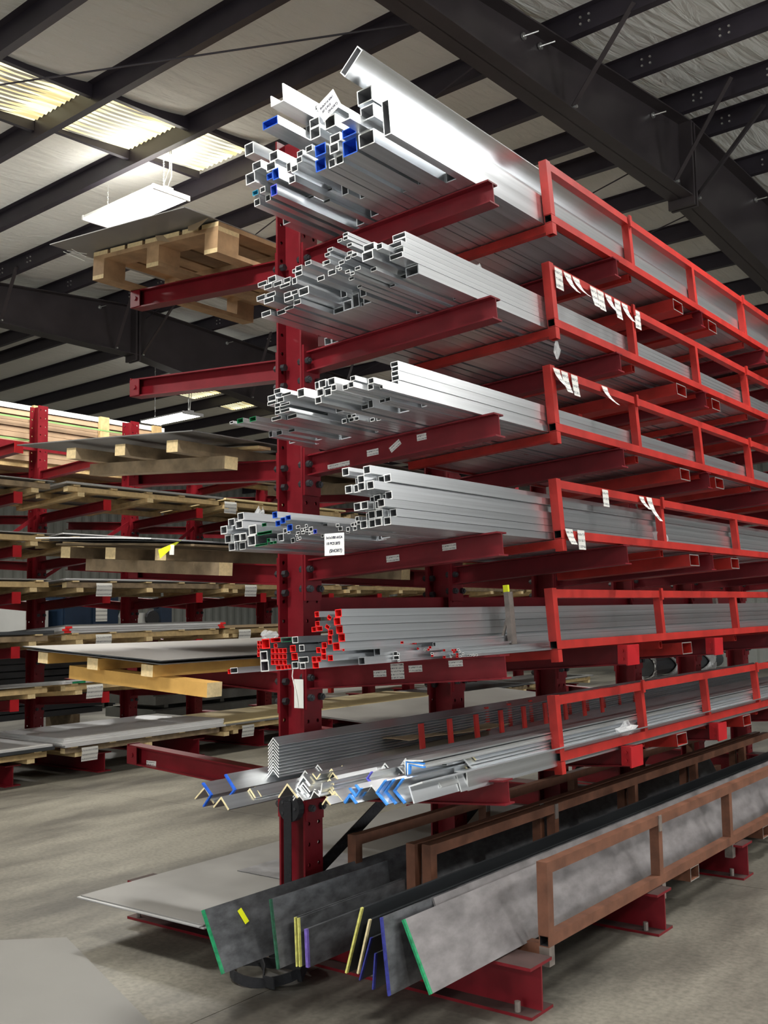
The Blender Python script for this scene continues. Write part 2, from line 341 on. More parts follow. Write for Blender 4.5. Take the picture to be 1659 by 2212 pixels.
# rafters
def rafter(p, label):
    r = empty('roof_rafter', label, 'roof beam', BM @ T(p, 0, 0))
    qq = [-11.5, 2.0, 5.63, 7.2, 9.85, 12.1, 14.0, 25.2]
    bot = lambda q: 1.55 + (4.125 + 0.025 * (9.85 - q) if 2 <= q < 9.85 else (4.32 - 0.07 * (2 - q) if q < 2 else (4.125 - 0.15 * (q - 9.85) if q < 14 else 3.5 - 0.0833 * (q - 14))))
    w = MB(); bf = MB(); tf = MB()
    for a, b in zip(qq, qq[1:]):
        A, B = [Vector((0, q, 0)) for q in (a, b)]
        n = len(w.v)
        for x in (-0.006, 0.006):
            w.v += [(x, a, bot(a)), (x, b, bot(b)), (x, b, Hb(b)), (x, a, Hb(a))]
        for f in ((0, 1, 2, 3), (7, 6, 5, 4), (0, 4, 5, 1), (3, 2, 6, 7), (0, 3, 7, 4), (1, 5, 6, 2)): w.f.append(tuple(n + i for i in f)); w.m.append(0)
        for m_, za, zb in ((bf, bot(a), bot(b)), (tf, Hb(a) - 0.016, Hb(b) - 0.016)):
            n = len(m_.v)
            for x in (-0.13, 0.13):
                m_.v += [(x, a, za), (x, b, zb), (x, b, zb + 0.014), (x, a, za + 0.014)]
            for f in ((0, 1, 2, 3), (7, 6, 5, 4), (0, 4, 5, 1), (3, 2, 6, 7), (0, 3, 7, 4), (1, 5, 6, 2)): m_.f.append(tuple(n + i for i in f)); m_.m.append(0)
    w.build('web', raft, r); bf.build('bottom_flange', raft, r); tf.build('top_flange', raft, r)
    # ridge splice plates with a hanging lip
    sp = MB()
    sp.box((-0.14, 9.80, bot(9.85) - 0.09), (0.14, 9.835, Hb(9.85) - 0.02)); sp.box((-0.14, 9.865, bot(9.85) - 0.09), (0.14, 9.90, Hb(9.85) - 0.02))
    sp.build('splice_plate', raft, r)
    for q in (3.1, 5.3, 7.5, 9.45, 9.95, 12.3, 14.4, 17.0):
        for s in (1, -1):
            b = MB(); A = Vector((0.10 * s, q, bot(q) + 0.02)); qt = q - 0.15 if q != 9.95 else q + 0.2
            B = Vector((0.78 * s, qt, Hb(qt) + 0.05))
            b.prism([(-0.025, 0), (0.025, 0), (0.025, 0.006), (-0.019, 0.006), (-0.019, 0.05), (-0.025, 0.05)], A, B)
            fb = b.build('flange_brace', raft, r)
            MB().cyl((0.09 * s, q, bot(q) + 0.03), (0.15 * s, q, bot(q) + 0.03), 0.014, 6).build('bolt', zinc, fb)
    # loose rod ends with washers near the top of the web
    for q in (6.9, 7.15, 9.2, 11.8):
        b = MB(); z = Hb(q) - 0.10
        b.cyl((0.012, q, z), (0.03, q, z), 0.03, 8); b.cyl((0.03, q, z), (0.14, q + 0.04, z + 0.015), 0.007, 6)
        b.build('rod_end', zinc, r)
rafter(-4.41, 'dark tapered roof rafter crossing above the tube rack, at upper right')
rafter(-13.83, 'dark tapered roof rafter farther off, seen left of the rack upright')
rafter(5.0, 'dark tapered roof rafter beyond the right edge of the view')
# bracing rods
def rod(a, b, label, r=0.008):
    tag(MB().cyl(bp(*a), bp(*b), r, 6).build('bracing_rod', purl), label, 'rod', 'roof bracing rods')
rod((-13.6, 0.6, 5.62), (-4.5, 6.36, 6.17), 'long thin bracing rod slanting under the roof above the skylight strip')
rod((-13.7, 10.0, 6.3), (-4.5, 7.0, 6.3), 'thin bracing rod slanting beside the top tube bundle')
rod((-13.7, 13.0, 6.1), (-4.5, 10.2, 6.44), 'thin bracing rod slanting left of the near rafter ridge')
rod((-4.5, 11.6, 6.34), (-13.6, 14.6, 6.0), 'thin bracing rod slanting behind the upper cradle rail')
# skylight strips: corrugated translucent panels, one per purlin bay
wn = 0
def sky(p0, p1, q0, q1, i):
    n = 12; m = MB(); k = len(m.v)
    for j in range(n * 4 + 1):
        x = p0 + (p1 - p0) * j / (n * 4); dz = 0.012 * math.sin(j * math.pi / 2)
        for q in (q0, q1): m.v.append((x, q, Hb(q) + 0.175 + dz))
    for j in range(n * 4): m.f.append((2 * j, 2 * j + 2, 2 * j + 3, 2 * j + 1)); m.m.append(0)
    o = struct(m.build('window_%d' % i, skym, None, BM))
    f = MB()
    f.box((p0 - 0.05, q0, Hb(q0) + 0.15), (p0, q1, Hb(q1) + 0.20)); f.box((p1, q0, Hb(q0) + 0.15), (p1 + 0.05, q1, Hb(q1) + 0.20))
    f.build('window_frame', purl, o)
bays = [(PQ[i], PQ[i + 1]) for i in range(len(PQ) - 1)]
i = 1
for a, b in bays:
    if 0.4 < a < 7.0: sky(-8.9, -7.96, a + 0.01, min(b, 7.22) - 0.01, i); i += 1
    if 13.6 < a < 15.9: sky(-18.2, -17.25, a + 0.01, b - 0.25, i); i += 1
# walls
def wall(name, a, b, h, wm=None):
    A = bp(a[0], a[1], 0); B = bp(b[0], b[1], 0); d = (B - A); n = max(2, int(d.length / 0.3)); m = MB(); sd = Vector((-d.y, d.x, 0)).normalized()
    for j in range(n * 4 + 1):
        P = A + d * (j / (n * 4)) + sd * (0.03 if j % 4 in (1, 2) else 0.0)
        m.v += [tuple(P), tuple(P + Vector((0, 0, h)))]
    for j in range(n * 4): m.f.append((2 * j, 2 * j + 2, 2 * j + 3, 2 * j + 1)); m.m.append(0)
    struct(m.build(name, wm or walls))
wall('wall_back', (-26, 25.2), (14, 25.2), 5.4); wall('wall_left', (-26, -11.5), (-26, 25.2), 7)
wall('wall_right', (14, 25.2), (14, -11.5), 7, insul); wall('wall_front', (14, -11.5), (-26, -11.5), 5.4, insul)  # unseen walls lined white to reflect more light onto the tubes
# unseen roll-up doors added to brighten the hall: glowing panel, frame and drum
door_glow = emis('added_door_glow', (0.93, 0.97, 1.0), 3.0)
for i_, (p_, q_, rz_) in enumerate(((13.9, 3.5, math.pi / 2), (13.9, 12.5, math.pi / 2), (-1.0, -11.4, 0.0))):
    M = T(*bp(p_, q_, 0)) @ RZ(rz_ + BROT)
    o = struct(MB().box((-2.1, -0.02, 0.05), (2.1, 0.0, 4.45)).build('added_door_%d' % (i_ + 1), door_glow, None, M))
    for s_ in (-1, 1): MB().box((2.1 * s_ - 0.08, -0.05, 0), (2.1 * s_ + 0.08, 0.08, 4.5)).build('added_door_frame', greyw, o)
    MB().box((-2.3, -0.05, 4.45), (2.3, 0.4, 4.95)).build('added_door_drum', greyw, o)
# high-bay fixtures around the lamps
def fixture(p, q, z, label, k):
    M = T(*bp(p, q, z)) @ RZ(BROT); r = empty('high_bay_light', label, 'ceiling light', M, 'LED high-bay lights')
    h = MB(); h.box((-0.63, -0.23, 0.004), (0.63, 0.23, 0.03)); h.box((-0.60, -0.05, 0.03), (0.60, 0.05, 0.075)); h.build('housing', white, r)
    for s in (-1, 1):
        e = MB(); e.box((-0.012 + 0.63 * s, -0.235, -0.02), (0.012 + 0.63 * s, 0.235, 0.034)); e.build('end_cap', white, r)
        e = MB(); zt = Hb(q) - z + 0.02
        nlink = 14
        for i in range(nlink):
            a = 0.03 + (zt - 0.03) * i / nlink; b = 0.03 + (zt - 0.03) * (i + 1.15) / nlink; dx = 0.006 if i % 2 else 0
            e.cyl((0.5 * s + dx, 0.006 - dx, a), (0.5 * s - dx, -0.006 + dx, b), 0.004, 5)
        e.build('hanging_chain', zinc, r)
    c = MB(); zt = Hb(q) - z + 0.1
    c.tube([(0.45, 0.05, 0.07), (0.40, 0.08, 0.2), (0.47, 0.1, zt * 0.7), (0.60, 0.0, zt)], 0.007); c.tube([(0.47, 0.05, 0.07), (0.5, 0.1, zt * 0.5), (0.60, 0.02, zt)], 0.007); c.build('power_cable', mat('grey_cable', (0.3, 0.3, 0.28), 0.6), r)
    for s in (-0.115, 0.115):
        d = MB(); d.box((-0.61, s - 0.105, -0.006), (0.61, s + 0.105, 0.004)); d.build('diffuser', led, r)
NAMES = ['bright LED high-bay light hanging above the pallet on the left', 'small distant LED high-bay light above the left-hand rack', 'LED high-bay light overhead near the viewer', 'LED high-bay light overhead to the right of the viewer',
         'LED high-bay light right of the tube rack', 'LED high-bay light overhead to the left of the viewer', 'LED high-bay light beyond the left edge', 'LED high-bay light behind the viewer', 'LED high-bay light behind and right of the viewer',
         'LED high-bay light far right', 'LED high-bay light at the back of the hall', 'LED high-bay light at the far left back', 'LED high-bay light above the tube rack, just out of view']
for i, (p_, q_, z_, e_) in enumerate(LAMPS): fixture(p_, q_, z_, NAMES[i], i)

# ================================================================ NEAR RACK (double-sided cantilever)
SL = 0.0715; TH = math.atan(SL)
ZC = {1: 3.258, 2: 2.764, 3: 2.275, 4: 1.788, 5: 1.294, 6: 0.802}      # arm top at the right-hand upright face (x = -3.1)
ZL = {1: 3.242, 2: 2.752, 3: 2.268, 4: 1.770, 5: 1.270, 6: 0.803}      # same on the left-hand face
CY = [3.66, 4.88, 6.10, 7.32, 8.54, 9.76]
def column_mesh(h, pitch=0.09):
    m = MB(); w = 0.061
    def plate(x, t):       # drilled flange: two rows of bolt holes
        n = int(h / pitch); r = 0.009; oc = [(math.cos(math.pi / 8 + k * math.pi / 4), math.sin(math.pi / 8 + k * math.pi / 4)) for k in range(8)]
        for xx in (x, x + t):
            for i in range(n):
                z0 = h * i / n; z1 = h * (i + 1) / n; zc = (z0 + z1) / 2
                for s in (-1, 1):
                    y0, y1 = (-w, 0) if s < 0 else (0, w); yc = s * 0.033
                    cs = [(y1, zc, 0), (y1, z1, 1), (yc, z1, 1), (y0, z1, 1), (y0, zc, 0), (y0, z0, 1), (yc, z0, 1), (y1, z0, 1)]
                    B = len(m.v); m.v += [(xx, c[0], c[1]) for c in cs] + [(xx, yc + r * math.cos(k * math.pi / 4), zc + r * math.sin(k * math.pi / 4)) for k in range(8)]
                    for k in range(8): m.f.append((B + k, B + (k + 1) % 8, B + 8 + (k + 1) % 8, B + 8 + k)); m.m.append(0)
        for y in (-w, w): m.quad([(x, y, 0), (x + t, y, 0), (x + t, y, h), (x, y, h)])
        m.quad([(x, -w, h), (x + t, -w, h), (x + t, w, h), (x, w, h)])
    plate(-0.078, 0.010); plate(0.068, 0.010)
    m.box((-0.068, -0.004, 0), (0.068, 0.004, h))
    return m.mesh('column', red)
COLM = column_mesh(3.82)
def arm_mesh(L, slope, h0, h1=None, w=0.075):
    m = MB(); m.ibeam((0.0, 0, -h0), (L, 0, slope * L - h0), w, h0, 0.007, 0.006); return m.mesh('arm', red)
ARM_R = arm_mesh(1.015, SL, 0.098); ARM_L = arm_mesh(1.085, 0.058, 0.098)
pl = MB(); pl.box((0, -0.056, -0.19), (0.012, 0.056, 0.03)); PLATE = pl.mesh('end_plate', red)
gs = MB(); gs.prism([(0, 0), (0.02, 0), (0.02, 0.01), (0, 0.01)], (0.012, 0, -0.11), (0.06, 0, -0.11)); 
bo = MB(); bo.cyl((0, 0, 0), (0.018, 0, 0), 0.017, 6); bo.cyl((0.018, 0, 0), (0.026, 0, 0), 0.010, 6); BOLT = bo.mesh('bolt', boltm)
bi = MB(); bi.cyl((-0.022, 0, 0), (0, 0, 0), 0.017, 6); NUT = bi.mesh('nut', boltm)
stop = MB(); stop.box((-0.075, -0.042, -0.096), (0.0, -0.037, -0.008)); stop.box((-0.006, -0.04, -0.098), (0.0, 0.04, 0.004)); stop.cyl((-0.04, -0.048, -0.05), (-0.04, -0.042, -0.05), 0.012, 8); STOP = stop.mesh('arm_end_stop', red)
cap = MB(); cap.box((0.0, -0.07, -0.10), (0.008, 0.07, -0.001)); cap.box((-0.055, -0.046, -0.095), (0.0, -0.040, 0.0))
cap.cyl((-0.03, -0.052, -0.03), (-0.03, -0.044, -0.03), 0.009, 8); cap.cyl((-0.03, -0.052, -0.07), (-0.03, -0.044, -0.07), 0.009, 8); CAP = cap.mesh('arm_end_cap', mat('new_red_paint', (0.40, 0.009, 0.014), 0.4, 0, 0.1, (8, 8, 8)))
bs = MB(); bs.ibeam((-1.11, 0, 0), (1.225, 0, 0), 0.17, 0.190, 0.012, 0.009)
dusty = mat('dusty_worn_red', (0.05, 0.027, 0.024), 0.75, 0, 0.35, (6, 6, 6), 0.1)
for i_, f_ in enumerate(bs.f):
    zs_ = [bs.v[j_][2] for j_ in f_]
    if max(zs_) - min(zs_) < 0.001: bs.m[i_] = 1
BASE = bs.mesh('base', [red, dusty])
ANCH = MB().cyl((0, 0, 0.012), (0, 0, 0.05), 0.012, 8).mesh('anchor_bolt', rawst)
def stick(parent, x0, x1, z0, z1, rows=2, rot=0):
    m = MB(); w = (x1 - x0) / 2; h = (z1 - z0) / 2
    m.box((-w, -0.0012, -h), (w, 0.0, h)); return m.build('sticker', label4 if rows > 2 else label_m, parent, T((x0 + x1) / 2, -0.0036, (z0 + z1) / 2) @ RY(-rot - math.atan(SL)))
rack = empty('cantilever_rack', 'tall double-sided crimson cantilever rack loaded with aluminium tubes', 'rack', T(-3.251, CY[0], 0))
for ci, y in enumerate(CY):
    c = link('column', COLM, rack, T(0, y - CY[0], 0))
    b = link('base', BASE, rack, T(0, y - CY[0], 0)); [link('anchor_bolt', ANCH, b, T(bx, by, 0)) for bx in (-1.05, 1.15, 0.45) for by in (-0.06, 0.06)]
    for k in range(1, 7):
        for side in (1, -1):
            z = (ZC[k] - SL * 0.063 if side == 1 else ZL[k] - 0.003) - 0.004 * ci
            M = T(0.078, y - CY[0], z) if side == 1 else T(-0.078, y - CY[0], z) @ RZ(math.pi)
            a = link('arm', ARM_R if side == 1 else ARM_L, rack, M @ T(0.012, 0, 0))
            link('end_plate', PLATE, a, T(-0.012, 0, 0))
            for dy in (-0.036, 0.036):
                for dz in (-0.045, -0.135):
                    link('bolt', BOLT, a, T(0.0, dy, dz + (0.0 if dz < -0.1 else -0.0)))
                    if ci < 2: link('nut', NUT, a, T(-0.024, dy, dz))
            if side == -1: link('arm_end_stop', STOP, a, T(1.085, 0, 0.058 * 1.085) @ Matrix.Scale(-1, 4, (0, 1, 0)))
            if side == 1 and k >= 5 and ci > 0: link('arm_end_cap', CAP, a, T(1.015, 0, SL * 1.015))
            if side == 1 and ci == 0:
                S = {3: [(0.03, 0.16, -0.082, -0.057, 2, 0), (0.26, 0.325, -0.060, -0.032, 2, 0), (0.385, 0.45, -0.052, -0.026, 2, 0.5), (0.535, 0.585, -0.020 - 0.02, -0.012, 2, 0)],
                     4: [(0.36, 0.43, -0.058, -0.030, 2, 0), (0.655, 0.725, -0.042, -0.016, 2, 0)],
                     5: [(0.28, 0.35, -0.058, -0.030, 2, 0), (0.375, 0.445, -0.072, -0.002, 5, 0), (0.47, 0.54, -0.046, -0.018, 2, 0), (0.675, 0.745, -0.034, -0.008, 2, 0)]}
                for (x0, x1, z0, z1, rw, rt) in S.get(k, []): stick(a, x0 + 0.065, x1 + 0.065, z0 + SL * (x0 + 0.065), z1 + SL * (x0 + 0.065), rw, rt)
            if side == -1 and ci == 0 and k == 6:
                m = MB(); m.box((0.90, 0.0031, -0.04), (0.975, 0.0043, -0.014)); m.build('sticker', label_m, a)
    # horizontal ties between uprights
for a, b in zip(CY, CY[1:]):
    for z in (1.52, 3.62):
        MB().box((-0.03, a - CY[0] + 0.006, z), (0.03, b - CY[0] - 0.006, z + 0.09)).build('tie_beam', red, rack)
    for (za, zb) in ((0.30, 0.86),):
        if za > zb: continue
        MB().prism([(-0.03, 0), (0.03, 0), (0.03, 0.006), (-0.03, 0.006)], (0, a - CY[0] + 0.01, za), (0, b - CY[0] - 0.01, zb), up=(1, 0, 0)).build('cross_brace', boltm, rack)
# white paper sheets on the first upright
# ---------------------------------------------------------------- stock cradles standing on the arms
def frame(k): return T(-3.1, 0, ZC[k]) @ RY(-TH)       # local: x along arm (u), y world, z above arm top (w)
def cradle(k, Y0, Y1, posts, pockets, label, H=0.30, t=0.038, inner=0.062, outer=0.932, mt=None, end_detail=True, dividers=(), dh=0.12, du=0.5):
    mt = mt or redb
    r = empty('stock_cradle', label, 'cradle', frame(k) @ T(0, Y0, 0), 'stock cradles on the near rack')
    uo = outer - t / 2; ui = inner + t / 2; L = Y1 - Y0; zb = 0.002 + t / 2
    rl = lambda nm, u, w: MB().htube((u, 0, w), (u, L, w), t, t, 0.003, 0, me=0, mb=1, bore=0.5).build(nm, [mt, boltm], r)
    rl('bottom_rail', uo, zb); rl('top_rail', uo, H - t / 2); rl('bottom_rail', ui, zb); rl('top_rail', ui, H * 0.62 - t / 2)
    for i, y in enumerate(posts):
        yy = y - Y0; yy = max(yy, 0)
        if i == 0:
            MB().box((uo - t / 2 - 0.001, -0.004, zb + t / 2), (uo + t / 2 + 0.001, t, H + 0.006)).build('post', mt, r)
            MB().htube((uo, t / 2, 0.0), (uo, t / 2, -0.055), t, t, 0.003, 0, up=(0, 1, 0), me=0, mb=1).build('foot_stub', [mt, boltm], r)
        else:
            MB().box((uo - t / 2, yy - t / 2, zb + t / 2), (uo + t / 2, yy + t / 2, H - t)).build('post', mt, r)
            if i % 2 == 1 and end_detail:
                MB().box((uo + t / 2, yy - 0.013, H - t - 0.012), (uo + t / 2 + 0.012, yy + 0.013, H + 0.012)).build('lug', mt, r)
        MB().box((ui - t / 2, yy if i else 0, zb + t / 2), (ui + t / 2, yy + t, H * 0.62 - t)).build('post', mt, r)
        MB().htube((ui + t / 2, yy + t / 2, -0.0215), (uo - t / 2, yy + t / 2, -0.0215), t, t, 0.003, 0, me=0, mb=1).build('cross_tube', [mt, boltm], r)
    for y in pockets:
        MB().htube((inner + 0.02, y - Y0, -0.052), (outer - 0.003, y - Y0, -0.052), 0.145, 0.066, 0.005, 0, me=1, mb=2, bore=0.25).build('fork_pocket', [mt, zinc, boltm], r)
    for (u, y, h) in dividers:
        MB().box((u - 0.006, y - Y0 - 0.02, 0.002), (u + 0.006, y - Y0 + 0.02, h)).build('divider_bar', mt, r)
    return r
P93 = [4.22 + 0.93 * i for i in range(6)]; P124 = [4.22 + 1.22 * i for i in range(5)]; PK = (5.76, 6.33, 7.9)
TIER = {1: 'top', 2: 'second', 3: 'third', 4: 'fourth', 5: 'fifth', 6: 'sixth'}
cradle(1, 4.22, 9.0, P93, PK, 'red welded steel cradle on the top tier, holding the tall silver box tube')
cradle(2, 4.22, 9.0, P93, PK, 'red welded steel cradle on the second tier, hung with a row of white tags', H=0.305)
cradle(3, 4.20, 9.0, [4.20] + P93[1:], PK, 'red welded steel cradle on the third tier, with four white tags near its end', H=0.305, dividers=[(0.55, 4.6, 0.2), (0.72, 4.9, 0.22), (0.6, 5.6, 0.2), (0.72, 5.95, 0.22), (0.72, 6.6, 0.22), (0.72, 7.3, 0.22)])
cradle(4, 4.22, 9.0, P124, (5.85, 6.55, 7.9), 'red welded steel cradle on the fourth tier beside the stack of equal square tubes', H=0.27)
cradle(5, 4.20, 9.0, P124, (5.75,), 'red welded steel cradle on the fifth tier, at eye level', H=0.27, outer=0.905, dividers=[(0.45, 5.35, 0.20), (0.45, 6.35, 0.20), (0.45, 7.4, 0.2)])
cradle(6, 4.20, 9.0, P93, (5.62, 6.72), 'red welded steel cradle on the lowest red tier, holding angles', H=0.285, outer=0.905)

